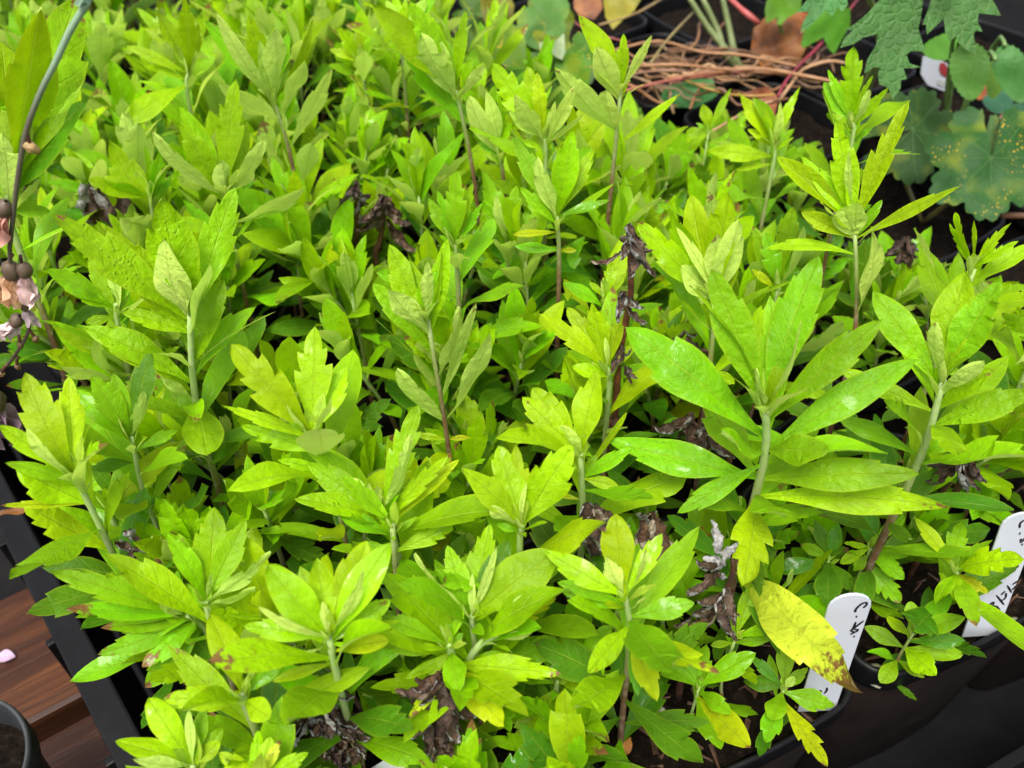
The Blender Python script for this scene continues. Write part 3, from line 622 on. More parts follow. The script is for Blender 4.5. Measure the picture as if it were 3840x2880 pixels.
hero('h34c', 'bushy bright tuft below the top left dark patch', 'A2', (130, 400), .10, (150, 470), """0:170:380:.34:t 130:190:380:.3 250:170:390:.24:T 330:300:420:.3:t -60:310:400:.3 130:270:390:.3:u 240:340:420:.3:t""", 'bright')
hero('h35', 'shoot with large silvery paddle leaf, top centre', 'A2', (1020, 980), .11, (1050, 1180), """830:610:960:.40:uo 940:580:940:.26:u 1010:600:940:.2:e 1100:900:990:.26:u 880:900:1000:.3:m 1110:770:960:.3""", 'lime')
hero('h36', 'jagged bright shoot at top centre with an upright crown', 'A2', (1300, 880), .125, (1315, 1020), """
 975:400:820:.36:T 1200:420:800:.34:T 1260:460:790:.24:t 1080:700:880:.32:u 1375:640:880:.2:u 1500:550:930:.2:ub 1555:730:930:.18:u 1120:600:840:.4:ut 1140:880:980:.3""", 'bright')
hero('h37', 'slender shoot standing before the straw tangle at top', 'A2', (1790, 580), .14, (1735, 1150), """
 1520:95:600:.30:g 1635:300:620:.38:u 1810:215:580:.24:g 1990:220:610:.17:ub 1690:575:850:.68:uo 1370:430:870:.30:ub 2175:590:960:.13:b 1750:330:590:.2""", 'bright', r=.0015)
hero('h38', 'open shoot with silver upright leaf below the top centre', 'A2', (1385, 1370), .115, (1400, 1660), """
 1260:1000:1360:.34:u 1490:820:1330:.32 1625:940:1370:.26:t 1745:1165:1450:.14 1110:880:1330:.26:m 1150:1190:1420:.24 1105:1490:1500:.2:y 1110:1560:1580:.28:m 1510:1590:1620:.36:y 1440:1360:1400:.5:u 1720:1270:1380:.2:m""", 'lime')
hero('h39', 'deeply notched bluish-green leaf shoot at centre', 'A2', (740, 1560), .12, (750, 1660), """750:1085:1520:.38:Tm 625:1210:1530:.3:Tm 915:1285:1560:.26:T 850:1160:1530:.22:T 665:1440:1580:.3:u 720:1530:1600:.3:u 570:1260:1560:.3""", 'mid')
hero('h40', 'low shoot between centre and the pink-stemmed ones', 'A2', (1070, 1510), .085, (1075, 1620), """910:1270:1480:.34 1000:1240:1470:.3:u 1130:1175:1490:.34:m 870:1500:1560:.4:d 1060:1400:1520:.4:u 980:1300:1480:.3""", 'mid')
hero('h41', 'small bright shoot in front of the straw tangle, right', 'A3', (610, 930), .10, (610, 1040), """390:590:900:.32 655:640:890:.24:u 780:550:900:.18:t 445:820:940:.34:g 740:870:960:.2 560:700:890:.2 185:960:1010:.28:t 360:1080:1040:.2""", 'bright')
hero('h42', 'tiny shoot with rounded top leaf below the straw tangle', 'A3', (200, 830), .08, (210, 900), """160:660:800:.5:o 340:560:810:.18 50:850:860:.5:o 120:780:830:.3:m 400:930:880:.2 190:790:830:.2:p""", 'lime', style='r')
hero('h43', 'upright shoot directly under the big lobed leaf', 'A3', (1105, 780), .12, (1110, 900), """955:440:700:.18 1120:295:680:.36:T 1220:570:790:.34:u 1335:560:820:.24 930:520:760:.4:m 945:720:850:.4 1240:810:900:.3:m 1240:480:700:.2""", 'lime')
hero('h45', 'three-toothed bright shoot at the right edge under the spotted leaf', 'A3', (1870, 1720), .12, (1850, 1800), """1765:1350:1640:.30:T 1885:1400:1660:.2:t 2120:1415:1680:.24:T 2165:1530:1700:.24:T 1730:1420:1680:.24:T 2000:1600:1700:.3""", 'bright')
hero('h45b', 'leaf spray cut by the right edge above the upright tag', 'B3', (2290, 520), .10, (2280, 600), """2180:200:480:.2:e 2060:380:520:.4:T 2150:330:520:.4:T 2140:710:560:.3:u 2080:440:540:.4 2200:640:560:.4""", 'lime')
hero('h46', 'silver-budded shoot left of the tall rolled-leaf one', 'B3', (230, 300), .115, (240, 380), """90:-370:240:.34 330:-390:230:.36 390:-210:260:.34:u 245:-125:270:.36:u -10:-170:250:.14:u -260:-200:330:.3:t -60:-300:290:.3 20:80:300:.5:u""", 'bright')
hero('h47', 'toothed leaf pair behind the pale drop-covered leaf', 'B3', (640, 220), .09, (630, 280), """480:-170:200:.3:m 740:-300:180:.3:t 560:-130:190:.4:T 800:-180:200:.3:u 470:100:240:.24:y 590:-30:210:.3:m""", 'mid')
# ------------------------------------------------------------------ small shoots filling the pots between the big ones
SHORT = {'h11': 'the largest wet shoot', 'h12': 'the rolled-leaf pink-stemmed shoot', 'h13': 'the big pale-stemmed shoot', 'h6': 'the tall reddish-stemmed central shoot', 'h1': 'the thick-stemmed left shoot',
 'h2': 'the narrow shoot near the dangling flowers', 'h3': 'the thin red-stemmed left shoot', 'h3b': 'the long yellow-green leaf', 'h4': 'the shoot over the black rail', 'h5': 'the deeply notched fan', 'h5b': 'the shoot right of the notched fan',
 'h7': 'the notched shoot by the withered stick', 'h7b': 'the three-pointed cluster', 'h8': 'the paddle-leaved shoot', 'h9': 'the two wide wet leaves', 'h10': 'the bare dark red stem', 'h14': 'the glowing yellow-green shoot',
 'h15': 'the single tall leaf by the left pot edge', 'h16': 'the crossing narrow leaves', 'h17': 'the spilling browned shoot', 'h18': 'the plump bottom-left shoot', 'h18b': 'the bottom-edge bright cluster', 'h19': 'the silvery bottom-centre shoot',
 'h20': 'the round-leaved shoot over the brown head', 'h21': 'the sideways red stem', 'h22': 'the spreading shoot by the silver curls', 'h23': 'the low notched star', 'h24': 'the rosette by the leaning tag', 'h25': 'the spoon-leaf rosette',
 'h26': 'the front-edge notched rosette', 'h27': 'the upright rosette by the silver curls', 'h28': 'the dark low rosette', 'h28b': 'the toothed cluster between the tags', 'h29': 'the yellow-tipped shoot by the right tag', 'h30': 'the pale bent-stemmed shoot',
 'h31': 'the broad shoot by the dry grass', 'h32': 'the blurred left-edge shoot', 'h33': 'the wide pale leaf, upper left', 'h33b': 'the forked leaf by the black heads', 'h34': 'the wide pale leaf near the top', 'h34b': 'the blurred top tuft', 'h34c': 'the bushy top-left tuft',
 'h35': 'the silvery paddle leaf', 'h36': 'the jagged top-centre shoot', 'h37': 'the slender shoot before the straw', 'h38': 'the open shoot with silver leaf', 'h39': 'the bluish notched shoot', 'h40': 'the low centre shoot', 'h41': 'the bright shoot by the straw',
 'h42': 'the tiny round-topped shoot', 'h43': 'the shoot under the lobed leaf', 'h45': 'the three-toothed right-edge shoot', 'h45b': 'the spray above the upright tag', 'h46': 'the silver-budded shoot', 'h47': 'the toothed leaf pair'}
HP = {k: (proj(v[1]), WM[v[0].name].translation.copy()) for k, v in HERO.items()}
USED = set()
def near_label(px, base):
    ds = sorted(HP, key=lambda k: (HP[k][0][0]-px[0])**2+(HP[k][0][1]-px[1])**2)
    for n in range(9):
        k = ds[n]; dx = px[0]-HP[k][0][0]; dy = px[1]-HP[k][0][1]
        side = ('just right of' if dx > 0 else 'just left of') if abs(dx) > abs(dy) else ('below' if dy > 0 else 'behind')
        for b in base:
            l = f'{b} {side} {SHORT[k]}'
            if l not in USED: USED.add(l); return l
    return f'{base[0]} {side} {SHORT[ds[0]]}'
fr = random.Random(23)
# parts of the picture where the photograph shows what lies behind or below the crop (source pixels)
KEEP = [(290, -400, 590, 250), (1850, -400, 2150, 120), (2100, -400, 3250, 310), (3200, -400, 4000, 800), (2030, 1030, 2250, 1250), (2270, 850, 2440, 1500), (2040, 2640, 2900, 3200), (3250, 2480, 3900, 3000), (-300, 2050, 420, 3200), (-100, 1980, 180, 3000), (1100, 2560, 1400, 3000), (1540, 2560, 1780, 3000), (2150, 1900, 2300, 2150)]
placed = [v[1] for v in HP.values()]
NF = 0
FSPOTS = []
for pi, (c, ang) in enumerate(list(POTS)):
    front = pi < 4
    for k in range(48):
        ux = fr.uniform(-.043, .043); uy = fr.uniform(-.043, .043)
        p = c+Vector((math.cos(ang)*ux-math.sin(ang)*uy, math.sin(ang)*ux+math.cos(ang)*uy, 0))
        if any((p.xy-q.xy).length < (.0130+.008*min(1., max(0., (p.length-.25)/.5)) if not front else .016) for q in placed): continue
        if front and pi in (0, 1, 3) and uy < -.014: continue            # bare soil shows at the front of the nearest pots
        far = min(1., max(0., (p.length-.2)/.5))
        h = fr.uniform(.045, .082)+.03*far*fr.random() if not (front and pi in (0, 1)) else fr.uniform(.02, .04)
        uu = p.dot(GU); vv_ = p.dot(GV)
        if uu > .30: h = fr.uniform(.028, .058)
        if uu > .33 and vv_ > .50: continue
        L_ = .03+.02*far; ok = False
        for _try in range(3):
            q = proj(Vector((p.x, p.y, h))); qt = proj(Vector((p.x, p.y, h+.7*L_)))
            if not any(x0-30 < qt[0] < x1+30 and y0 < qt[1] < y1 for x0, y0, x1, y1 in KEEP): ok = True; break
            h *= .6
        if not ok or h < .015: continue
        if not (-160 < q[0] < 4000 and -250 < q[1] < 3050): continue
        FSPOTS.append((p, h, q, far)); placed.append(p)
for p, h, q, far in FSPOTS:
    st = fr.choice('nnnrtt'); L = {'n': fr.uniform(.030, .042), 'r': fr.uniform(.020, .028), 't': fr.uniform(.026, .036)}[st]
    L *= (1.0+.35*far) if h > .041 else .9
    nl = fr.randint(12, 17)
    base = {'n': ['narrow-leaved filler shoot', 'slim green shoot', 'low narrow-leaved shoot', 'crowded slim shoot', 'short lance-leaved shoot'], 'r': ['small round-leaved rosette', 'little rosette', 'low rounded shoot', 'tight round-leaved shoot'], 't': ['small notched shoot', 'low toothed shoot', 'short notched-leaf shoot', 'crowded toothed shoot']}[st]
    filler(p, h, st, L, nl, fr, near_label(q, base), ('lime', 'lime', 'bright', 'lime', 'mid') if h > .05 else ('mid', 'lime', 'mid', 'deep'), group='small shoots between the big ones')
    NF += 1

# ------------------------------------------------------------------ outline leaves (real size, own distance, own curvature)
def outline_leaf(name, parent, pts, crop, P0, normal, mat, color, disp=.003, seed=0, cell=.006, cup=0., org=None):
    """blade whose outline was read off the photograph, laid on a tilted plane at its own distance, then buckled"""
    n = normal.normalized(); ux = Vector((1, 0, 0)); ux = (ux-n*ux.dot(n)).normalized(); uy = n.cross(ux)
    P2 = []
    for x, y in pts:
        sx, sy = src(crop, x, y); r = ray(sx, sy); t = (P0-CAM).dot(n)/r.dot(n); w = CAM+r*t-P0
        P2.append((w.dot(ux), w.dot(uy)))
    bm = bmesh.new(); vs_ = [bm.verts.new((x, y, 0)) for x, y in P2]
    f = bm.faces.new(vs_); f.normal_update()
    if f.normal.z < 0: f.normal_flip()
    bmesh.ops.triangulate(bm, faces=[f])
    xs = [p[0] for p in P2]; ys = [p[1] for p in P2]
    cell = max(.002, max(max(xs)-min(xs), max(ys)-min(ys))/26)
    for ax, lo, hi in ((0, min(xs), max(xs)), (1, min(ys), max(ys))):
        k = lo+cell
        while k < hi:
            co = Vector((k, 0, 0)) if ax == 0 else Vector((0, k, 0)); no = Vector((1, 0, 0)) if ax == 0 else Vector((0, 1, 0))
            bmesh.ops.bisect_plane(bm, geom=list(bm.verts)+list(bm.edges)+list(bm.faces), plane_co=co, plane_no=no, dist=1e-6); k += cell
    cx = sum(xs)/len(xs); cy = sum(ys)/len(ys); sz = max(max(xs)-min(xs), max(ys)-min(ys))
    for v in bm.verts:
        x, y = v.co.x, v.co.y; rr_ = ((x-cx)**2+(y-cy)**2)/(sz*sz)
        v.co.z = disp*noise.noise(Vector((x*38+seed, y*38, seed*3.3)))+disp*.25*noise.noise(Vector((x*90+seed, y*90, seed)))-cup*sz*rr_
    ox, oy = cx, max(ys)
    if org:
        r = ray(*src(crop, *org)); w = CAM+r*((P0-CAM).dot(n)/r.dot(n))-P0; ox, oy = w.dot(ux), w.dot(uy)
    uvl = bm.loops.layers.uv.new('uv')
    for fc in bm.faces:
        fc.smooth = True
        for lp in fc.loops:
            x, y = lp.vert.co.x, lp.vert.co.y; lp[uvl].uv = ((oy-y)/sz, (x-ox)/sz)
    me = bpy.data.meshes.new(name); bm.to_mesh(me); bm.free(); me.materials.append(mat)
    M = Matrix((ux.to_4d(), uy.to_4d(), n.to_4d(), (0, 0, 0, 1))).transposed(); M.translation = P0
    for i in range(3): M[3][i] = 0
    return link(name, me, parent, M, color)
def lobed(points): return points
view45 = Vector((0, -C45, C45))
# the plant with three big lobed leaves hanging in from the top right
LP = at(*src('A3', 1400, 250), .12)
LP = CAM+(LP-CAM)*.92
e = empty('lobed_leaf_plant', Vector((LP.x+.05, LP.y+.17, -.01)), 'blue-green plant with three big lobed leaves hanging in at top right', 'plant')
LC = (.042, .125, .028, 1)
def col(c, a=1.): return (c[0], c[1], c[2], a)
lb = outline_leaf('leaf', e, [(1440, -160), (1560, -60), (1550, 100), (1535, 180), (1580, 325), (1490, 320), (1460, 345), (1480, 400), (1557, 425), (1490, 430), (1440, 430), (1462, 500), (1425, 505), (1420, 560), (1372, 630), (1345, 560), (1322, 545),
     (1285, 535), (1275, 470), (1290, 425), (1240, 430), (1187, 468), (1205, 380), (1260, 290), (1275, 215), (1180, 240), (1120, 280), (1033, 303), (1060, 240), (1110, 195), (1065, 188), (1130, 150), (1200, 90), (1300, -20), (1360, -120)], 'A3', LP, Vector((-.1, -.85, .6)), MAT['lobed'], col(LC, .97), .0035, 1)
l2 = outline_leaf('leaf', e, [(1800, -150), (1950, -60), (2000, 20), (2040, 108), (1960, 95), (1905, 88), (1900, 140), (1933, 205), (1895, 195), (1880, 220), (1895, 290), (1892, 352), (1830, 310), (1795, 270), (1780, 225), (1735, 258), (1712, 200), (1705, 115), (1660, 150), (1590, 218), (1585, 150), (1565, 155), (1600, 60), (1620, -40), (1700, -120)], 'A3', LP+Vector((.045, .01, .0)), Vector((.15, -.8, .65)), MAT['lobed'], col(LC, .95), .0035, 2)
l3 = outline_leaf('leaf', e, [(930, -140), (1060, -80), (1088, 20), (1050, 70), (1020, 40), (1000, 70), (985, 110), (950, 70), (945, 60), (890, 120), (830, 180), (780, 218), (790, 160), (835, 75), (762, 78), (800, 30), (860, -60)], 'A3', LP+Vector((-.05, .01, .0)), Vector((-.25, -.8, .6)), MAT['lobed'], col((.048, .135, .034), .95), .0035, 3)
for (a, b) in (((1440, -140), 0), ((1800, -140), 1), ((940, -130), 2)):
    p = LP+Vector(((-.0, .045, -.05)[b], .0, 0)); q = CAM+ray(*src('A3', *a))*((LP.y)/ray(*src('A3', *a)).y)
    tube_part('petiole', [q+Vector((0, .003, -.002)), q+Vector((.005, .04, .02)), Vector((LP.x+.05, LP.y+.13, .07)), Vector((LP.x+.05, LP.y+.17, -.012))], [.0013, .0016, .002, .0022], MAT['stalk'], e, 7, (.16, .22, .06, 1))
# glossy green leaves behind them
GP = at(*src('A3', 900, 180), .045)
e = empty('glossy_leaf_plant', Vector((GP.x, GP.y+.03, -.012)), 'glossy mid-green leaves behind the big lobed leaves at top', 'plant')
outline_leaf('leaf', e, [(580, -60), (800, -60), (790, 60), (700, 110), (660, 155), (640, 150), (640, 100), (570, 140), (555, 60)], 'A3', GP+Vector((-.06, .02, .01)), Vector((0, -.6, .8)), MAT['dark'], (0.0660, 0.1782, 0.0079, .93), .006, 4)
outline_leaf('leaf', e, [(860, 40), (980, 60), (1085, 60), (1100, 160), (1050, 260), (1010, 335), (960, 300), (930, 235), (880, 260), (800, 310), (780, 290), (800, 200)], 'A3', GP, Vector((.1, -.75, .65)), MAT['dark'], (0.0561, 0.1650, 0.0079, 1), .006, 5)
tube_part('petiole', [GP+Vector((.0, .004, .02)), GP+Vector((.004, .02, .0)), Vector((GP.x, GP.y+.03, -.016))], [.0013, .0018], MAT['stalk'], e, 6, (.2, .05, .05, 1))
tube_part('petiole', [GP+Vector((-.06, .022, .03)), GP+Vector((-.03, .03, .01)), Vector((GP.x, GP.y+.03, -.016))], [.0013, .0018], MAT['stalk'], e, 6, (.16, .22, .04, 1))
# serrated oval leaves at right
def oval_outline(cx, cy, rx, ry, rot, teeth, dep):
    P = []
    for k in range(teeth*2):
        a = 2*math.pi*k/(teeth*2); r_ = 1-(dep if k % 2 else 0); x = rx*math.cos(a)*r_; y = ry*math.sin(a)*r_; x *= 1-.25*(y/ry)
        P.append((cx+x*math.cos(rot)-y*math.sin(rot), cy+x*math.sin(rot)+y*math.cos(rot)))
    return P
SP = at(*src('A3', 1860, 480), .075)
e = empty('serrated_leaf_plant', Vector((SP.x+.03, SP.y+.05, -.012)), 'plant with saw-edged oval leaves at the upper right edge', 'plant')
outline_leaf('leaf', e, oval_outline(1858, 455, 122, 190, -.05, 26, .07), 'A3', SP, Vector((-.1, -.85, .5)), MAT['dark'], (0.0561, 0.1683, 0.0231, 1), .004, 6)
outline_leaf('leaf', e, oval_outline(2130, 470, 110, 200, -.35, 24, .06), 'A3', SP+Vector((.035, .02, .0)), Vector((-.3, -.85, .5)), MAT['dark'], (0.0495, 0.1551, 0.0297, 1), .005, 7)
outline_leaf('leaf', e, oval_outline(2020, 500, 70, 130, .1, 20, .05), 'A3', SP+Vector((.02, .05, -.02)), Vector((.1, -.8, .5)), MAT['dark'], (0.0792, 0.1650, 0.0198, 1), .004, 8)
outline_leaf('leaf', e, oval_outline(1700, 300, 150, 90, -.4, 22, .06), 'A3', SP+Vector((-.02, .06, -.01)), Vector((0, -.6, .8)), MAT['dark'], (0.0594, 0.1650, 0.0132, 1), .004, 9)
for (x, y, dx) in ((1858, 270, 0), (2080, 290, .035), (2020, 380, .02), (1820, 250, .0)):
    q = atY(*src('A3', x, y), SP.y+dx*.6+.004)
    tube_part('petiole', [q, q+Vector((.004, .02, -.01)), Vector((SP.x+.03, SP.y+.05, -.016))], [.0012, .0016], MAT['stalk'], e, 6, (.14, .24, .06, 1))
# teal rounded leaves low at the right edge
e = empty('teal_leaf_plant', at(*src('A3', 2080, 700), -.01), 'low teal-green leaves with water beads at the right edge', 'plant')
TP = at(*src('A3', 2060, 660), .02)
outline_leaf('leaf', e, oval_outline(2040, 650, 110, 75, -.3, 18, .04), 'A3', TP, Vector((0, -.5, .85)), MAT['dark'], (0.0330, 0.1122, 0.0660, 1), .004, 11)
outline_leaf('leaf', e, oval_outline(2180, 740, 90, 80, .2, 18, .04), 'A3', TP+Vector((.01, -.02, .0)), Vector((.1, -.5, .85)), MAT['dark'], (0.0363, 0.1122, 0.0660, 1), .004, 12)
tube_part('petiole', [TP+Vector((0, 0, -.001)), TP+Vector((.002, -.005, -.015)), at(*src('A3', 2080, 700), -.014)], .0014, MAT['stalk'], e, 6, (.25, .16, .08, 1))
# rust-spotted scalloped leaves
def scalloped(cx, cy, rx, ry, lobes, notch, rot=0., dep=.24, sub=4):
    """palmate outline: lobes with small rounded teeth and one open notch at the top"""
    P = []; n = lobes*sub*4
    for k in range(n+1):
        a = notch/2+(2*math.pi-notch)*k/n
        l = abs(math.sin(a*lobes/2.)); tth = abs(math.sin(a*lobes*sub/2.))
        r_ = 1-dep*(1-l**.8)-.085*(1-tth)
        P.append((cx+rx*r_*math.sin(a+rot), cy-ry*r_*math.cos(a+rot)))
    P.append((cx, cy-ry*.04)); return P
RP = at(*src('A3', 1990, 1050), .045)
e = empty('rust_spotted_plant', Vector((RP.x-.01, RP.y+.03, -.012)), 'dark plant with a broad scalloped leaf speckled yellow and orange, right edge', 'plant')
outline_leaf('leaf', e, scalloped(1990, 1020, 440, 385, 7, .35, .05), 'A3', RP, Vector((-.1, -.55, .83)), MAT['rust'], (0.0172, 0.0581, 0.0092, .97), .007, 13, cup=.12, org=(1990, 1005))
outline_leaf('leaf', e, scalloped(1480, 850, 380, 320, 7, .35, -1.9), 'A3', RP+Vector((-.045, .05, -.012)), Vector((.15, -.45, .85)), MAT['rust'], (0.0172, 0.0568, 0.0106, 1), .007, 14, cup=.12, org=(1480, 835))
outline_leaf('leaf', e, scalloped(1960, 860, 120, 150, 5, .35, .0), 'A3', RP+Vector((.0, .02, -.004)), Vector((.05, -.8, .5)), MAT['rust'], (0.0792, 0.1452, 0.0528, 1), .005, 15)
tube_part('petiole', [RP+Vector((0, 0, -.002)), RP+Vector((.0, .012, -.02)), Vector((RP.x-.01, RP.y+.03, -.016))], .0017, MAT['stalk'], e, 7, (.18, .15, .05, 1))
tube_part('petiole', [RP+Vector((-.045, .05, -.014)), RP+Vector((-.03, .045, -.03)), Vector((RP.x-.01, RP.y+.03, -.016))], .0015, MAT['stalk'], e, 7, (.18, .15, .05, 1))
q = at(*src('A3', 2060, 1370), .015)
tube_part('runner', [q, q+Vector((.03, -.004, .002)), q+Vector((.07, -.012, -.004))], .0018, MAT['runner'], e, 7, (.36, .17, .09, 1))

# ------------------------------------------------------------------ pots, printed tag and straw tangle behind the crop
for (u, v, lab) in ((.482, .255, 'black pot under the spotted leaf at right'), (.497, .375, 'black pot behind the spotted leaf, below the printed tag'), (.488, .492, 'black pot under the straw tangle'), (.492, .61, 'black pot under the brown dead leaves at top'),
                    (.615, .30, 'black pot at the upper right edge with its rim showing'), (.61, .42, 'black pot behind the printed tag'), (.60, .54, 'black pot behind the green stalks at top'), (.50, .73, 'black pot behind the mottled leaves at top'), (.61, .66, 'farthest black pot at the top'), (.60, .18, 'black pot at the right edge beside the spotted leaf'), (.487, .14, 'black pot below the spotted leaf at the right edge'), (.73, .36, 'outer black pot at the top right corner'), (.72, .48, 'outer black pot behind the green stalks'), (.72, .60, 'outer black pot at the top behind the dead leaves')):
    pot(u, v, fr.uniform(-4, 4), lab, None, -.004)
for (u, v, lab) in ((.15, .87, 'black pot behind the dry grass at top left'), (.26, .87, 'black pot behind the top tufts'), (.04, .80, 'black pot at the top left corner'), (.37, .86, 'black pot at the top behind the mottled plant')):
    pot(u, v, fr.uniform(-4, 4), lab, None, -.004)
# printed plant tag
TG = atY(*src('A3', 1680, 540), at(*src('A3', 1680, 560), .01).y)
e = empty('printed_plant_tag', TG, 'small white printed tag with a dark red picture behind the lobed leaf', 'tag')
def quad_part(name, parent, crop, pts, Y, mat, color=None, thick=.0006, off=0.):
    P = [atY(*src(crop, x, y), Y) for x, y in pts]; P = [p+Vector((0, -off, 0)) for p in P]; n = len(P)
    c = sum(P, Vector())/n; Vv = [p-c for p in P]+[p-c+Vector((0, thick, 0)) for p in P]
    Fv = [tuple(range(n)), tuple(range(2*n-1, n-1, -1))]+[(k, n+k, n+(k+1) % n, (k+1) % n) for k in range(n)]
    return link(name, mesh(name, Vv, Fv, mat, False), parent, Matrix.Translation(c), color)
quad_part('card', e, 'A3', [(1560, 360), (1640, 370), (1745, 420), (1728, 590), (1590, 540), (1545, 470)], TG.y, MAT['white'])
quad_part('picture', e, 'A3', [(1670, 395), (1700, 400), (1718, 440), (1705, 490), (1672, 470), (1660, 430)], TG.y, simple('red_print', [(.3, (.20, .012, .02)), (.7, (.30, .03, .03))], 80.), thick=.0002, off=.0005)
quad_part('print_block', e, 'A3', [(1655, 500), (1702, 515), (1698, 550), (1645, 535)], TG.y, simple('grey_print', [(.3, (.30, .33, .30)), (.7, (.45, .48, .45))], 300.), thick=.0002, off=.0005)
# straw tangle: runners, each strand its own part
sr = random.Random(3)
e = empty('straw_runner_tangle', at(*src('A3', 300, 520), -.006), 'tangle of dry straw-coloured and pink runners behind the crop at top', 'plant')
RC = [(.42, .24, .11), (.36, .17, .07), (.50, .33, .17), (.42, .22, .14), (.30, .16, .07)]
STR = [  # A3-crop polylines and heights
 ([(-400, 320), (-120, 260), (150, 330), (420, 350), (760, 420)], .03, RC[0], .0016), ([(-260, 420), (0, 410), (300, 440), (560, 440), (900, 500), (1080, 540)], .035, RC[0], .0019), ([(-60, 500), (150, 470), (420, 455), (700, 470), (1000, 520)], .03, RC[1], .0017),
 ([(-30, 470), (180, 560), (420, 610), (620, 600)], .02, (.45, .30, .05), .0014), ([(640, 640), (720, 540), (800, 440), (960, 390), (1060, 400)], .03, RC[2], .0019), ([(640, 610), (700, 500), (800, 390), (920, 270), (1160, -20)], .035, (.26, .02, .045), .0017),
 ([(-420, 600), (-100, 520), (200, 480), (500, 440)], .03, (.42, .14, .10), .0017), ([(320, -20), (420, 70), (520, 150)], .035, (.55, .13, .12), .0034), ([(90, 440), (180, 330), (220, 240), (300, 140)], .02, RC[4], .0012), ([(-170, 400), (-60, 250), (100, 80)], .03, (.30, .28, .10), .0013),
 ([(80, 690), (140, 560), (240, 470)], .012, RC[1], .0012), ([(180, 860), (330, 770), (470, 690), (610, 640)], .03, RC[2], .0014), ([(-500, 160), (-250, 80), (-20, -60)], .03, (.34, .26, .10), .0014), ([(-750, 60), (-560, 200), (-300, 270)], .02, (.36, .12, .10), .0014)]
for pts, z, c_, rd in STR:
    tube_part('runner', [at(*src('A3', x, y), z+.004*math.sin(i*2.1)) for i, (x, y) in enumerate(pts)], [rd*.75, rd*.6, rd*.8, rd*.55], MAT['runner'], e, 6, (c_[0]*.8, c_[1]*.72, c_[2]*.72, 1))
for k in range(46):
    x = sr.uniform(-300, 900); y = sr.uniform(280, 620); a = sr.choice((sr.uniform(-.6, .6), sr.uniform(-.6, .6), sr.uniform(-1.6, 1.6))); l = sr.uniform(150, 420); z = sr.uniform(-.004, .024)
    pts = [(x-l*math.cos(a), y-l*.5*math.sin(a)), (x, y+sr.uniform(-50, 30)), (x+l*math.cos(a), y+l*.5*math.sin(a)+sr.uniform(-40, 40))]
    P_ = [at(*src('A3', px, py), z+(.006 if i == 1 else 0)) for i, (px, py) in enumerate(pts)]; PP = []
    for a_, b_ in zip(P_, P_[1:]):
        for f_ in (0., .33, .66): PP.append(a_+(b_-a_)*f_+Vector((sr.uniform(-1, 1), sr.uniform(-1, 1), sr.uniform(-1, 1)))*.0035)
    f_ = sr.uniform(.3, .95); c_ = sr.choice(RC)
    tube_part('runner', PP+[P_[-1]], [sr.uniform(.0005, .0008), sr.uniform(.0008, .0014), sr.uniform(.0005, .001)], MAT['runner'], e, 5, (c_[0]*f_, c_[1]*f_, c_[2]*f_, 1))
# green stalks rising through it
e = empty('green_stalk_plant', at(*src('A3', 400, 470), -.006), 'thick green stalks rising through the straw tangle at top', 'plant')
for pts in ([(430, 470), (330, 340), (200, 180), (60, -40)], [(400, 460), (360, 330), (330, 180), (280, -40)], [(420, 470), (300, 330), (260, 200), (150, -30)]):
    bse = at(*src('A3', *pts[0]), 0.)
    tube_part('stalk', [bse]+[atY(*src('A3', x, y), bse.y+.01*i) for i, (x, y) in enumerate(pts[1:])], [.0032, .0026, .002], MAT['stalk'], e, 7, (.16, .20, .07, 1))
# brown and yellow dead leaves there
def bl(label, pts, crop, z, nrm, c_, seed, mat='brownleaf', disp=.008):
    cx = sum(p[0] for p in pts)/len(pts); cy = sum(p[1] for p in pts)/len(pts); P0 = at(*src(crop, cx, cy), z)
    o = outline_leaf('fallen_leaf', None, pts, crop, P0, Vector(nrm), MAT[mat], c_, disp, seed); tag(o, label, 'leaf', 'dead leaves around the straw tangle'); return o
bl('crumpled ochre-brown dead leaf behind the red stem at top', [(480, 190), (560, 110), (700, 80), (830, 130), (820, 260), (770, 400), (690, 470), (640, 380), (600, 430), (520, 420), (460, 330)], 'A3', .02, (0, -.6, .8), (.62, .45, .24, 1), 21, disp=.014)
bl('orange patch of dead leaf under the glossy leaf', [(700, 90), (860, 110), (900, 260), (780, 300), (710, 220)], 'A3', .025, (.2, -.6, .8), (.75, .45, .16, 1), 22, disp=.01)
bl('tan dead leaf hanging at the very top, right of the mottled leaves', [(1490, -60), (1660, -60), (1675, 60), (1620, 130), (1540, 120), (1495, 50)], 'A2', .03, (0, -.8, .6), (.7, .5, .32, 1), 23)
bl('yellowed leaf blade at the top edge left of the green stalks', [(1690, -60), (1950, -60), (1880, 60), (1800, 130), (1740, 190), (1690, 110)], 'A2', .03, (.1, -.7, .7), (.27, .25, .03, 1), 24, 'dark')
bl('brown scrap of leaf below the red runner', [(430, 590), (560, 560), (640, 620), (620, 740), (560, 760), (480, 700)], 'A3', .012, (0, -.6, .8), (.8, .5, .4, 1), 25)
bl('dark green leaf lying under the pink runner', [(-80, 560), (100, 500), (220, 520), (260, 600), (120, 680), (-60, 690), (-120, 640)], 'A3', .008, (0, -.5, .85), (.05, .18, .045, 1), 26, 'dark')
bl('rusty brown leaf scrap at the right under the saw-edged leaf', [(1890, 560), (1960, 500), (2010, 560), (1990, 640), (1900, 640)], 'A3', .01, (0, -.6, .8), (.6, .33, .18, 1), 27)
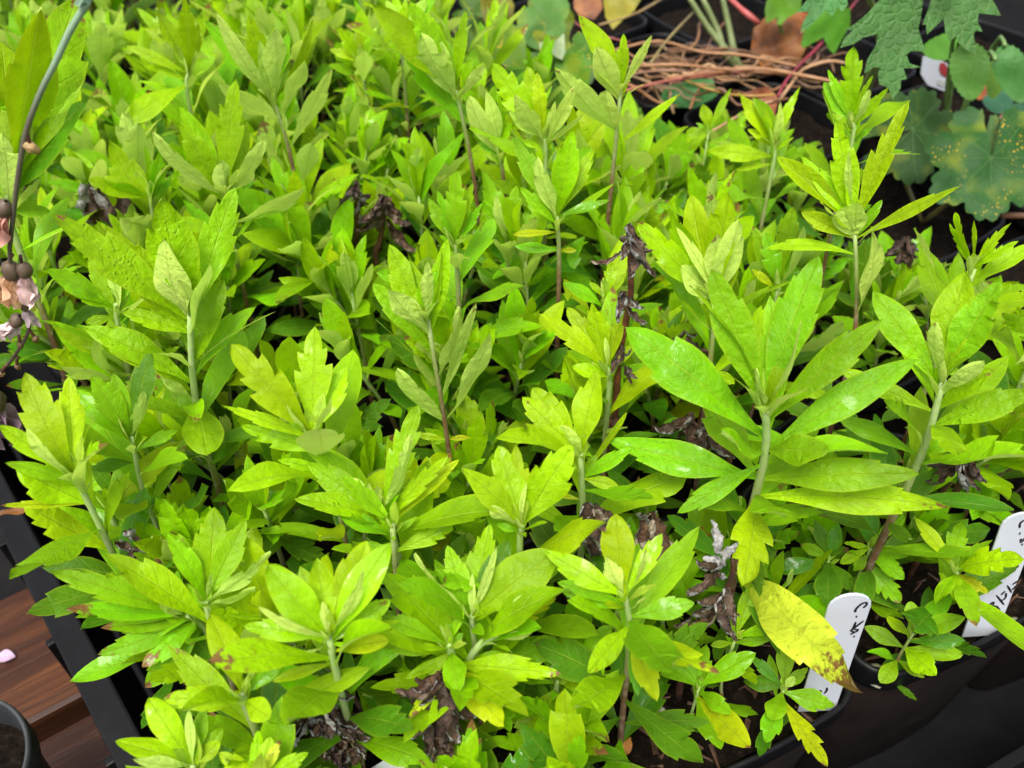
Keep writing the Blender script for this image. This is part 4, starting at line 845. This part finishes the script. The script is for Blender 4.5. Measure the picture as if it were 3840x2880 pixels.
# mottled leaves at the top
e = empty('mottled_leaf_plant', at(*src('A2', 1180, 420), -.01), 'plant with dull mottled leaves browning in patches at the top', 'plant')
ML = [([(900, -60), (1080, -60), (1130, 80), (1060, 200), (950, 190), (900, 80)], .05, (.16, .15, .015)), ([(940, 120), (1130, 130), (1200, 280), (1180, 450), (1040, 440), (940, 300)], .045, (.12, .22, .012)), ([(1120, 60), (1300, 40), (1440, 130), (1430, 300), (1290, 350), (1140, 260)], .04, (.10, .24, .04)),
      ([(1160, 330), (1330, 330), (1480, 420), (1520, 560), (1350, 600), (1180, 520)], .03, (.07, .18, .025)), ([(1200, -60), (1430, -60), (1480, 60), (1400, 180), (1270, 160)], .05, (.11, .26, .05)), ([(700, 140), (760, 120), (860, 220), (910, 380), (860, 390), (760, 280)], .045, (.10, .20, .03)), ([(1440, 330), (1560, 300), (1640, 420), (1600, 560), (1480, 520)], .025, (.07, .17, .04))]
mr = random.Random(6)
for k in range(11):
    cx_, cy_, r_ = mr.uniform(880, 1560), mr.uniform(-20, 480), mr.uniform(90, 150); a0 = mr.random()*6
    ML.append(([(cx_+r_*(1+.35*math.sin(3*a+a0))*math.cos(a), cy_+r_*1.1*(1+.35*math.sin(3*a+a0))*math.sin(a)) for a in [j*math.pi/6 for j in range(12)]], mr.uniform(.015, .05), mr.choice(((.10, .22, .012), (.08, .20, .02), (.14, .20, .012), (.07, .17, .02)))))
for i, (pts, z, c_) in enumerate(ML):
    P0 = at(*src('A2', sum(p[0] for p in pts)/len(pts), sum(p[1] for p in pts)/len(pts)), z)
    # smooth the outline
    q = [];
    for a_ in range(len(pts)):
        p0, p1 = pts[a_], pts[(a_+1) % len(pts)]; q += [(p0[0]*.75+p1[0]*.25, p0[1]*.75+p1[1]*.25), (p0[0]*.25+p1[0]*.75, p0[1]*.25+p1[1]*.75)]
    outline_leaf('leaf', e, q, 'A2', P0, Vector((.15*(i % 3-1), -.65, .75)), MAT['rust'], (c_[0]*.66, c_[1]*.66, c_[2]*.66, .9), .008, 30+i)
    tube_part('petiole', [P0+Vector((0, .004, -.004)), (P0+at(*src('A2', 1180, 420), -.01))/2+Vector((0, .01, 0)), at(*src('A2', 1180, 420), -.014)], .0012, MAT['stalk'], e, 5, (.2, .12, .05, 1))
# crumpled pale leaf
bl('crumpled whitish leaf edge beside the mottled leaves', [(1260, 300), (1370, 270), (1430, 210), (1440, 330), (1420, 380), (1340, 350), (1270, 350)], 'A2', .05, (.1, -.7, .7), (.30, .38, .22, 1), 38, 'dark', .012)
# dry grass at top left
gr = random.Random(9)
gb = at(*src('A1', 700, 380), -.01)
e = empty('grass_tuft', gb, 'tuft of straw-yellow and green grass blades at the top left', 'grass')
for k in range(34):
    x0 = gr.uniform(420, 980); b0 = at(*src('A1', x0, gr.uniform(300, 450)), -.006); ang = gr.uniform(-.5, .5); l = gr.uniform(.05, .11)
    t1 = b0+Vector((math.sin(ang)*l*.5, gr.uniform(-.01, .02), l*.6)); t2 = b0+Vector((math.sin(ang)*l+gr.uniform(-.02, .02), gr.uniform(-.01, .03), l*gr.uniform(.5, 1.)))
    cc = gr.choice([(.30, .26, .08), (.22, .25, .06), (.12, .20, .05), (.34, .30, .13)])
    tube_part('blade', [b0, t1, t2], [.0016, .0014, .0004], MAT['stalk'], e, 4, cc+(1,), 3)
# soft pink flower far at top
P0 = atY(*src('A1', 2030, 5), at(*src('A1', 2030, 100), .03).y)
e = empty('pink_flower', P0-Vector((0, 0, .07)), 'tiny blurred pink flower at the top edge', 'flower')
tube_part('stalk', [P0-Vector((0, 0, .07)), P0-Vector((.003, 0, .03)), P0], .001, MAT['stalk'], e, 5, (.2, .25, .08, 1))
for k in range(6):
    a = k*1.047; d = Vector((math.cos(a), -.4, math.sin(a))).normalized()
    link('petal', leaf_mesh(W=.6, tm=.65, fold=.1, mat=MAT['petal'], rows=6, cols=(-1, 0, 1), seed=k), e, leaf_matrix(P0, d, Vector((0, -1, .2))-d*Vector((0, -1, .2)).dot(d), .010), (.75, .35, .5, 1))
# ------------------------------------------------------------------ withered stalks and shrivelled heads
def dead_leaf_mesh(r, roll=2.6, W=.42):
    """strip rolled up lengthwise and crumpled"""
    V, F, U = [], [], []; n, c = 18, 9; sd_ = r.random()*50; bend = r.uniform(.8, 2.4); x = z = 0.; a = 0.
    for i in range(n+1):
        t = i/n; w = W*math.sin(math.pi*min(1, .08+t*.9))**.7; rl = roll*(.6+.7*t)
        for k in range(c):
            s = k/(c-1)*2-1; th = s*rl/2; rad = w/max(rl, .3)
            y = rad*math.sin(th); zz = rad*(1-math.cos(th))
            nn = noise.noise_vector(Vector((t*5+sd_, s*1.6, sd_)))*.06+noise.noise_vector(Vector((t*13+sd_, s*4, sd_)))*.035
            V.append((x-math.sin(a)*zz+nn.x, y+nn.y*1.6, z+math.cos(a)*zz+nn.z)); U.append((t, (s+1)/2))
        a += bend/n*(1 if t > .3 else .3); x += math.cos(a)/n; z += math.sin(a)/n
    for i in range(n):
        for k in range(c-1): b = i*c+k; F.append((b, b+c, b+c+1, b+1))
    return mesh('withered_leaf', V, F, MAT['dead'], True, U)
dr_ = random.Random(31)
DEADPOOL = [dead_leaf_mesh(dr_, dr_.uniform(2.4, 5.2), dr_.uniform(.34, .6)) for _ in range(10)]
GREY, BROWN, DARKB, TAN = (.70, .69, .68, 1), (.75, .60, .50, .4), (.5, .42, .40, .15), (.85, .72, .55, .8)
def withered(label, crop, path, heads, rad=.0013, L=.022, cols=(GREY, BROWN), zb=SOILZ, seed=1, stemcol=(1, 1, 1, 1), name='withered_stalk'):
    """path: stem pixels from base (on the soil) to tip; heads: (pixel x, y, count) where shrivelled leaves cling"""
    r = random.Random(seed*17+3)
    zb_ = path[0][2] if len(path[0]) > 2 else zb
    b = at(*src(crop, *path[0][:2]), zb_); P = [b]+[atY(*src(crop, x, y), b.y+.001*i) for i, (x, y) in enumerate([p[:2] for p in path[1:]])]
    e = empty(name, Vector((b.x, b.y, min(zb, b.z))), label, 'dead stalk')
    if b.z > zb+.01: P = [Vector((b.x+.004, b.y+.004, zb-.003))]+P
    tube_part('stem', P, [rad*1.2, rad, rad*.7], MAT['deadstem'], e, 7, stemcol)
    for k, q in enumerate(P[1:-1]):                     # nodes
        pass
    for hx, hy, n, *rest in heads:
        q = atY(*src(crop, hx, hy), b.y); sc = rest[0] if rest else 1.; dn = rest[1] if len(rest) > 1 else 0
        for k in range(n):
            az = r.uniform(0, 6.28); el = R(r.uniform(-89, -66) if not dn else r.uniform(20, 80))
            d = Vector((math.cos(az)*math.cos(el), math.sin(az)*math.cos(el)-.15, math.sin(el))).normalized(); Nn = Vector((math.cos(az), math.sin(az), .2)); Nn = Nn-d*Nn.dot(d)
            link('withered_leaf', r.choice(DEADPOOL), e, leaf_matrix(q+Vector((r.uniform(-.002, .002), r.uniform(-.002, .001), r.uniform(-.002, .004))), d, Nn, L*sc*r.uniform(.6, 1.15)), r.choice(cols))
    return e
withered('tall upright withered stick with curled grey leaves at centre', 'S', [(2275, 1620, .055), (2305, 1570), (2315, 1395), (2328, 1295), (2352, 1180), (2365, 1095), (2364, 995), (2360, 900)],
    [(2358, 880, 4, .9), (2372, 905, 3, .8), (2350, 930, 2, .9), (2345, 1080, 2, .8), (2338, 1150, 2, .7), (2352, 1290, 2, .8), (2345, 1380, 2, .8), (2300, 1400, 1, .7), (2300, 1560, 2, .8)], .0014, .015, (GREY, GREY, TAN, BROWN), seed=1, stemcol=(1.7, 1.2, 1., 1))
withered('shrivelled dark head on a bent stalk, upper left of centre', 'A2', [(110, 1659, .05), (115, 1500), (120, 1350), (118, 1160)], [(115, 1170, 4, 1.), (125, 1240, 3, .9), (120, 1340, 2, .8)], .0014, .019, (GREY, DARKB, DARKB), seed=2)
withered('wrapped brown withered bud beside the shrivelled dark head', 'A2', [(240, 1659, .05), (260, 1540), (285, 1400), (300, 1265)], [(298, 1270, 5, 1.2), (280, 1370, 3, 1.)], .0014, .021, (DARKB, BROWN), seed=3)
withered('black wilted head at the upper left between the leaves', 'A1', [(810, 1560, .05), (800, 1420), (810, 1190)], [(808, 1180, 5, 1.2), (800, 1300, 4, 1.1)], .0014, .023, (DARKB, DARKB, GREY), seed=4)
withered('half-hidden black wilted leaf left of the other upper left head', 'A1', [(590, 1420, .06), (570, 1320), (560, 1180)], [(560, 1190, 4, 1.1), (575, 1260, 2, 1.)], .0014, .023, (DARKB, GREY), seed=5)
withered('brown papery wilted head hanging right of the bright wet pair of leaves', 'D2', [(1590, 420, .055), (1590, 300), (1580, 150), (1580, 10)], [(1585, 20, 5, 1.1), (1590, 90, 5, 1.1), (1580, 180, 3, .9)], .0014, .015, (BROWN, TAN, GREY, GREY), seed=6)
withered('twisted silver-grey curls on a dark stalk beside the yellow leaf', 'D3', [(60, 900, .035), (190, 740), (280, 600), (350, 430), (350, 330)], [(270, 330, 3, 1., 1), (300, 400, 3, 1.), (280, 520, 3, 1.), (250, 620, 4, 1.1), (320, 620, 3, 1.), (110, 690, 2, 1.)], .0012, .0135, (GREY, GREY, GREY, TAN), seed=7)
withered('big shrivelled clump of brown and white leaves at the bottom left', 'S', [(1290, 2860, .02), (1285, 2780), (1270, 2700), (1240, 2590)], [(1240, 2600, 6, 1.), (1250, 2660, 8, 1.1), (1230, 2720, 9, 1.1), (1290, 2700, 8, 1.), (1260, 2790, 9, 1.1), (1200, 2690, 7, 1.), (1320, 2780, 6, 1.), (1170, 2700, 5, 1.), (1220, 2800, 6, 1.)], .0018, .0125, (GREY, GREY, GREY, BROWN, DARKB, TAN), seed=8)
withered('dark shrivelled head with grey skirt at the bottom centre', 'S', [(1640, 2870, .02), (1650, 2780), (1655, 2680), (1650, 2560)], [(1650, 2555, 8, 1.3), (1660, 2620, 8, 1.2), (1640, 2690, 8, 1.), (1610, 2700, 5, .9), (1640, 2780, 6, .9), (1665, 2740, 5, 1.)], .0020, .0135, (DARKB, BROWN, GREY, GREY, GREY), seed=9)
withered('curled grey withered tip arching over the left pot edge', 'D1', [(1030, 370, .07), (990, 300), (900, 230), (840, 180), (790, 160)], [(800, 165, 2, .9), (740, 200, 2, 1.), (880, 250, 3, .9)], .0010, .011, (GREY, GREY, TAN), seed=10)
withered('brown wilted scrap behind the largest shoot on its left', 'B3', [(200, 720, .075), (140, 620), (60, 540)], [(60, 530, 3, .9), (120, 600, 3, .9)], .0010, .014, (BROWN, DARKB, GREY), seed=11)
withered('dark withered clump under the left leaves of the largest shoot', 'B3', [(330, 1300, .05), (220, 1180), (80, 1060)], [(80, 1050, 5, 1.2), (180, 1130, 4, 1.1), (260, 1220, 4, 1.)], .0012, .016, (DARKB, BROWN, GREY), seed=12)
withered('dark pointed withered bud near the right edge', 'B3', [(1800, 1450, .06), (1800, 1380), (1800, 1270)], [(1800, 1270, 5, 1.1), (1800, 1340, 4, 1.1)], .0012, .015, (DARKB, DARKB, GREY), seed=13)
withered('small grey withered tuft at the right under the long thin leaf', 'A3', [(1480, 1659, .06), (1465, 1600), (1460, 1530)], [(1460, 1530, 4, 1.), (1470, 1580, 3, .9)], .0012, .015, (DARKB, GREY), seed=14)
withered('withered grey tuft on the soil right of the low notched star', 'D2', [(1640, 1260), (1640, 1200), (1640, 1160)], [(1640, 1150, 5, .9), (1600, 1200, 3, .9)], .0012, .018, (GREY, DARKB), seed=15)
withered('rolled pale dry leaf end near the centre right', 'D2', [(2000, 200, .07), (1990, 120), (2010, 60)], [(2000, 60, 3, 1.)], .0012, .022, (TAN, GREY), seed=16)

# dried leaves lying on the soil
def soil_leaf(label, crop, base, tip, z, c_, w=.4, mat='brownleaf'):
    a = at(*src(crop, *base), z); b = at(*src(crop, *tip), z+.002); d = b-a
    o = link('fallen_leaf', leaf_mesh(W=w, tm=.5, fold=.5, arch=.08, curl=.3, wav=.2, twist=.6, mat=MAT[mat], seed=int(tip[0]) % 17), None, leaf_matrix(a, d.normalized(), Vector((0, -.3, 1))-d.normalized()*Vector((0, -.3, 1)).dot(d.normalized()), d.length), c_)
    tag(o, label, 'leaf', 'dried leaves on the soil'); return o
soil_leaf('pinkish-tan dried leaf hanging over bare soil in the nearest pot', 'S', (2365, 2765), (2318, 2852), .004, (1.5, 1.5, 1.5, 1), .42)
soil_leaf('dark brown dried leaf on the soil left of the brown clump', 'D1', (1800, 1370), (1440, 1470), .02, (.45, .4, .45, 1), .34)
soil_leaf('brown curled leaf behind the twisted silver curls', 'D3', (280, 190), (130, 150), .03, (.8, .55, .45, 1), .6)
soil_leaf('long brown dead leaf end at the left edge over the rail', 'D1', (220, 10), (-40, 60), .03, (.75, .7, .6, 1), .3)

# ------------------------------------------------------------------ pebbles and crumbs on the bare soil
pr = random.Random(4)
def pebble(label, crop, x, y, rad, c='stone', z=SOILZ):
    bm = bmesh.new(); bmesh.ops.create_icosphere(bm, subdivisions=2, radius=1)
    s = pr.random()*40
    for v in bm.verts: v.co *= 1+.22*noise.noise(v.co*1.4+Vector((s, s, 0))); v.co.z *= .7
    me = bpy.data.meshes.new('pebble'); bm.to_mesh(me); bm.free(); me.materials.append(MAT[c]); me.polygons.foreach_set('use_smooth', [True]*len(me.polygons))
    p = at(*src(crop, x, y), z+rad*.5); o = link('pebble', me, None, Matrix.Translation(p) @ Matrix.Rotation(pr.uniform(0, 6), 4, 'Z') @ Matrix.Scale(rad, 4)); tag(o, label, 'pebble', 'pebbles on the soil')
pebble('round dull grey-green pebble at the pot corner beside the leaning tag', 'D3', 1255, 1070, .0050)
pebble('pale mossy pebble beside the tag at the right edge', 'D3', 1935, 600, .0026)
pebble('pale spotted pebble on bare soil in the nearest pot', 'D3', 20, 1525, .0032)
pebble('small pinkish stone at the rim behind the tag at the right edge', 'D3', 2140, 735, .0026)
for k, (x, y, l) in enumerate(((1790, 1180, 'tiny crumb of gravel right of the withered tuft'), (2050, 1290, 'tiny white grain on soil below the spreading shoot'), (1700, 1420, 'tiny grain near the browned notched leaf'))): pebble(l, 'D2', x, y, .0014)
cr = random.Random(8)
V, F = [], []
for k in range(420):                                   # bark fibres and crumbs of the potting mix
    c, ang = POTS[cr.choice((0, 0, 0, 1, 1, 2, 3, 5, 6))]; ux, uy = cr.uniform(-.044, .044), cr.uniform(-.044, .044)
    p = c+Vector((math.cos(ang)*ux-math.sin(ang)*uy, math.sin(ang)*ux+math.cos(ang)*uy, SOILZ+.002)); a = cr.uniform(0, 6.28); l = cr.uniform(.001, .006); w = cr.uniform(.0004, .0012)
    d = Vector((math.cos(a), math.sin(a), cr.uniform(-.2, .5)))*l; s = Vector((-math.sin(a), math.cos(a), 0))*w; u = Vector((0, 0, w)); i = len(V)
    V += [p-d+s, p-d-s, p-d+u, p+d+s*.4, p+d-s*.4, p+d+u*.5]; F += [(i, i+1, i+4, i+3), (i+1, i+2, i+5, i+4), (i+2, i, i+3, i+5), (i, i+2, i+1), (i+3, i+4, i+5)]
tag(link('bark_crumbs', mesh('bark_crumbs', V, F, simple('bark', [(.3, (.03, .015, .008)), (.6, (.09, .04, .02)), (.8, (.22, .15, .09))], 400.), False)), 'loose bark fibres and crumbs in the dark potting soil', 'soil', kind='stuff')

# ------------------------------------------------------------------ white plant tags with handwriting
def plant_tag(label, crop_scale, origin, base, top, halfw, strokes, zb, thick=.0009, sr_=.00042, wdir=Vector((1, 0, 0))):
    """strip standing in the pot; strokes are polylines read in the same pixel frame and laid on its face"""
    def S(x, y): return origin[0]+x/crop_scale, origin[1]+y/crop_scale
    B = at(*S(*base), zb)+GV*.0062; r2 = ray(*S(*top)); w = B-CAM; t = (w.x*r2.x+w.y*r2.y)/(r2.x**2+r2.y**2); T = CAM+r2*t
    ax = (T-B).normalized(); wd = (wdir-ax*wdir.dot(ax)).normalized(); n = wd.cross(ax).normalized()
    if n.y > 0: n = -n
    e = empty('plant_tag', B, label, 'tag')
    Lg = (T-B).length; O = B-ax*.007; P = []
    arc = 9
    P.append((-halfw, 0)); P.append((halfw, 0)); hh = Lg+.007
    for k in range(arc+1):
        a = math.pi*k/arc; P.append((halfw*math.cos(a), hh-halfw*1.0+halfw*1.0*math.sin(a)))
    P[1:1] = []
    pts = [O+wd*x+ax*y for x, y in P]; m = len(pts); c = O
    Vv = [p-c+n*thick/2 for p in pts]+[p-c-n*thick/2 for p in pts]
    f0 = tuple(range(m)); Fv = [f0, tuple(range(2*m-1, m-1, -1))]+[(k, m+k, m+(k+1) % m, (k+1) % m) for k in range(m)]
    o = link('strip', mesh('strip', Vv, Fv, MAT['white'], False), e, Matrix.Translation(c))
    b = o.modifiers.new('bevel', 'BEVEL'); b.width = .00025; b.segments = 2; b.limit_method = 'ANGLE'
    for st in strokes:
        q = []
        for x, y in st:
            r = ray(*S(x, y)); t = (B+n*(thick/2)-CAM).dot(n)/r.dot(n); q.append(CAM+r*t+n*.00012)
        if len(q) == 1: q = [q[0]-wd*.0003, q[0]+wd*.0003]; rad = sr_*1.5
        else: rad = sr_
        path = smooth_path(q, 3); V_, F_ = [], []
        for i, p in enumerate(path):                  # flat pen stroke, 0.1 mm proud of the tag
            tg = (path[min(i+1, len(path)-1)]-path[max(i-1, 0)]).normalized(); sd2 = n.cross(tg)*rad*(1 if 0 < i < len(path)-1 else .6)
            V_ += [p+sd2-path[0], p-sd2-path[0]]
        for i in range(len(path)-1): F_.append((2*i, 2*i+1, 2*i+3, 2*i+2))
        link('pen_stroke', mesh('pen_stroke', V_, F_, MAT['ink'], False), e, Matrix.Translation(path[0]))
    return e
plant_tag('leaning white tag with black handwriting, partly behind the yellow leaf', 3.0725, (2960, 2180), (490, 1530), (735, 140), .0070,
    [[(850, 305), (890, 265), (880, 240), (820, 265), (765, 320), (760, 355)], [(773, 405)], [(765, 465), (735, 540), (710, 565), (760, 582), (790, 553), (742, 555)], [(857, 450), (760, 525), (735, 548)], [(760, 580), (700, 610)], [(745, 632)], [(430, 1222), (432, 1255), (400, 1290)], [(352, 1252), (372, 1272)]], 0.)
plant_tag('upright white tag with black handwriting at the right edge', 2.858, (3600, 1880), (390, 1450), (690, 115), .0068,
    [[(700, 200), (665, 212), (640, 245), (640, 284)], [(640, 343)], [(640, 440), (668, 428), (692, 390)], [(642, 428), (658, 396)], [(665, 462)], [(585, 630), (615, 640)], [(583, 690), (612, 665)], [(575, 755), (596, 715), (630, 692)],
     [(505, 898), (553, 978)], [(558, 892), (628, 845)], [(556, 948), (622, 885)], [(388, 1003), (472, 1108)], [(438, 1003), (482, 960)], [(440, 1065), (486, 1032), (492, 980)], [(315, 1132), (335, 1090), (358, 1080), (352, 1110), (318, 1140)], [(335, 1135), (385, 1120), (428, 1170)], [(385, 1122), (345, 1150), (335, 1200), (305, 1212)]], 0.)
plant_tag('white tag tip just showing at the bottom edge, centre', 2.765, (1050, 2450), (1340, 1400), (1440, 1120), .0080, [], .012)

# ------------------------------------------------------------------ tray rail, round pot and flower stalk at left
e = empty('black_tray', uv2w(-.035, .3, BENCH), 'black plastic tray rail running beside the wet plank at left', 'tray')
ra = at(0, 2010, -.050); rb = at(430, 2880, -.050); dv_ = (rb-ra).normalized(); ang = math.atan2(dv_.y, dv_.x); side = Vector((dv_.y, -dv_.x, 0))   # outward = left/front
if side.x > 0: side = -side
mid_ = (ra+rb)/2
def rail(name, off, zc, w, hgt, mat, l=.9, bev=.0012):
    M = Matrix.Translation(mid_-side*off+Vector((0, 0, zc-mid_.z))-dv_*.15) @ Matrix.Rotation(ang, 4, 'Z'); return link(name, box_mesh(name, l, w, hgt, mat, bev), e, M)
rail('outer_wall', .0045, -.088, .0045, .078, MAT['plastic'])
rail('rim', .0075, -.0485, .013, .004, MAT['plastic'])
rail('inner_wall', .024, -.095, .003, .055, MAT['plastic'])
rail('tray_floor', .76, -.1245, 1.5, .003, MAT['tray'], 2.2)
for k in range(9):
    M = Matrix.Translation(mid_+side*.0002+Vector((0, 0, -.086-mid_.z))+dv_*(-.35+.07*k)) @ Matrix.Rotation(ang, 4, 'Z'); link('wall_rib', box_mesh('wall_rib', .004, .005, .072, MAT['plastic'], .001), e, M)
M = Matrix.Translation(uv2w(.35, -.012, -.085)) @ Matrix.Rotation(GA+R(-9), 4, 'Z'); link('front_wall', box_mesh('front_wall', .9, .005, .085, MAT['tray'], .001), e, M)
rp = at(-230, 2905, -.03)
e = empty('round_pot', Vector((rp.x, rp.y, BENCH)), 'grey round pot rim at the lower left corner', 'pot')
ring = [(math.cos(2*math.pi*k/64), math.sin(2*math.pi*k/64)) for k in range(64)]
RR = (at(98, 2880, -.03)-rp).length
V, F = loft([(RR*.80, -.07), (RR*.93, -.012)], ring); link('wall', mesh('wall', V, F, MAT['greyplastic']), e, Matrix.Translation(rp))
V, F = loft([(RR*.93, -.014), (RR*.985, -.014), (RR, -.012), (RR, -.002), (RR*.985, .0), (RR*.95, .0), (RR*.935, -.001), (RR*.90, -.008), (RR*.89, -.03)], ring); link('rim', mesh('rim', V, F, MAT['greyplastic']), e, Matrix.Translation(rp))
V, F = loft([(RR*.90, -.02), (.001, -.018)], ring); link('soil', mesh('soil', V, F, MAT['soil']), e, Matrix.Translation(rp))
# flower stalk dangling in from above at left (nearer than the foliage)
FY = .225
def fa(x, y): return atY(x, y, FY)
k5 = 500/553
pts = [(370*k5, -60), (365*k5, 0), (290*k5, 130*k5), (230*k5, 260*k5), (170*k5, 380*k5), (112*k5, 535*k5), (80*k5, 700*k5), (55*k5, 900*k5), (42*k5, 1090*k5), (100*k5, 1270*k5), (120*k5, 1370*k5), (50*k5, 1490*k5), (5*k5, 1540*k5)]
P = [fa(x, y) for x, y in pts]; T0 = P[0]
e = empty('flower_stalk', P[0]+Vector((.05, .02, .05)), 'thin bending flower stalk with faded pink bells and round buds at left', 'flower')
def stalkmat():
    t = NT('flower_stalk_stem'); tc = t.N('ShaderNodeTexCoord'); sep = t.N('ShaderNodeSeparateXYZ'); t.L(tc.outputs['UV'], sep.inputs[0])
    c = t.ramp(sep.outputs[0], [(0., (.20, .34, .22)), (.30, (.22, .32, .20)), (.45, (.10, .09, .06)), (1., (.045, .022, .022))])
    p = t.principled(**{'Base Color': c, 'Roughness': .4}); t.L(p.outputs[0], t.out.inputs[0]); return t.m
tube_part('stem', [P[0]+Vector((.05, .02, .05))]+P, [.0009, .0009, .0009, .0008, .0008, .0007, .0007, .0006, .0005], stalkmat(), e, 8)
def lathe(prof, n=10):
    V, F = [], []
    for x, r_ in prof: V += [(x, r_*math.cos(2*math.pi*k/n), r_*math.sin(2*math.pi*k/n)) for k in range(n)]
    for i in range(len(prof)-1):
        for k in range(n): F.append((i*n+k, i*n+(k+1) % n, (i+1)*n+(k+1) % n, (i+1)*n+k))
    return V, F
def bell(x0, y0, x1, y1, rad, c_, name='flower'):
    """faded tubular floret: a calyx and four limp petals hanging together"""
    a, b = fa(x0*k5, y0*k5), fa(x1*k5, y1*k5); d = b-a; L_ = d.length; d = d.normalized(); q = random.Random(int(x0*7+y0))
    V, F = lathe([(-.10, .04), (-.04, .13), (.08, .17), (.20, .15), (.28, .11)], 10)
    V = [(x, y*(1+.3*noise.noise(Vector((x*9+x0, y*9, z*9)))), z*(1+.3*noise.noise(Vector((x*9, y*9+y0, z*9))))) for x, y, z in V]
    side_ = view45-d*view45.dot(d); M0 = leaf_matrix(a, d, side_, L_)
    o = link(name, mesh('calyx', V, F, MAT['bud']), e, M0, (.10, .065, .04, 1))
    for k in range(5):
        dd = (d+Vector((q.uniform(-.22, .22), q.uniform(-.3, .1), q.uniform(-.15, .15)))).normalized(); Nn = Matrix.Rotation(k*1.25, 3, dd) @ (side_-dd*side_.dot(dd))
        f_ = q.uniform(.65, 1.1)
        link('petal', leaf_mesh(W=rad*q.uniform(1.0, 1.4), tm=.6, fold=.5, arch=.05, curl=.5, wav=.35, twist=q.uniform(-.8, .8), tip=.45, mat=MAT['petal'], rows=10, cols=(-1, -.5, 0, .5, 1), seed=int(x0+k*3), petiole=.45), o, leaf_matrix(a+d*L_*.12, dd, Nn, L_*q.uniform(.72, .95)), (c_[0]*f_, c_[1]*f_, c_[2]*f_, 1))
def bud_ball(x, y, rad, c_, sx, sy):
    a = fa(x*k5, y*k5); bm = bmesh.new(); bmesh.ops.create_icosphere(bm, subdivisions=3, radius=1)
    for v in bm.verts: v.co *= 1+.22*noise.noise(v.co*2+Vector((x, y, 0)))
    for v in bm.verts:
        v.co *= 1+.07*math.cos(6*math.atan2(v.co.y, v.co.x))*(1-abs(v.co.z)); v.co.z *= 1.25
        if v.co.z > .8: v.co.z += (v.co.z-.8)*.9
    me = bpy.data.meshes.new('bud'); bm.to_mesh(me); bm.free(); me.materials.append(MAT['bud']); me.polygons.foreach_set('use_smooth', [True]*len(me.polygons))
    o = link('bud', me, e, Matrix.Translation(a) @ Matrix.Rotation(x, 4, 'Y') @ Matrix.Scale(rad, 4), c_)
    s_ = fa(sx*k5, sy*k5); tube_part('pedicel', [s_, (s_+a)/2+Vector((0, 0, .0005)), a], .0006, MAT['deadstem'], e, 5, (1, .8, .8, 1), 2)
PINK, PEACH = (.90, .66, .64, 1), (.92, .58, .34, 1)
bell(40, 1105, 85, 1275, .36, PEACH); bell(95, 1105, 150, 1250, .34, PINK); bell(75, 1320, 15, 1415, .34, (.82, .66, .64, 1)); bell(95, 1260, 150, 1350, .26, (.60, .46, .50, 1)); bell(20, 850, -15, 1000, .40, (.80, .40, .32, 1))
bell(-40, 1640, 40, 1840, .34, (.42, .28, .34, 1))
for a in ((38, 1095, .0030), (92, 1100, .0030), (148, 1405, .0033), (85, 1430, .0033), (72, 1520, .0030), (5, 1550, .0032), (90, 1270, .0024), (0, 1200, .0026)):
    bud_ball(a[0], a[1], a[2]*.34, (.13, .075, .028, 1), a[0]*.6+30, a[1]-40)
bud_ball(128, 610, .0030*.55, (.36, .24, .09, 1), 112, 545)
# fallen petal on the plank
bl_p = at(40, 2470, BENCH+.002)
o = link('fallen_petal', leaf_mesh(W=.7, tm=.55, fold=.2, arch=.12, mat=MAT['petal'], rows=8, cols=(-1, -.5, 0, .5, 1), seed=3, petiole=.3), None, leaf_matrix(at(-20, 2470, BENCH+.001), Vector((1, .1, .02)), Vector((0, 0, 1)), .011), (.70, .50, .70, 1)); tag(o, 'small pale lilac petal lying on the wet plank', 'petal')
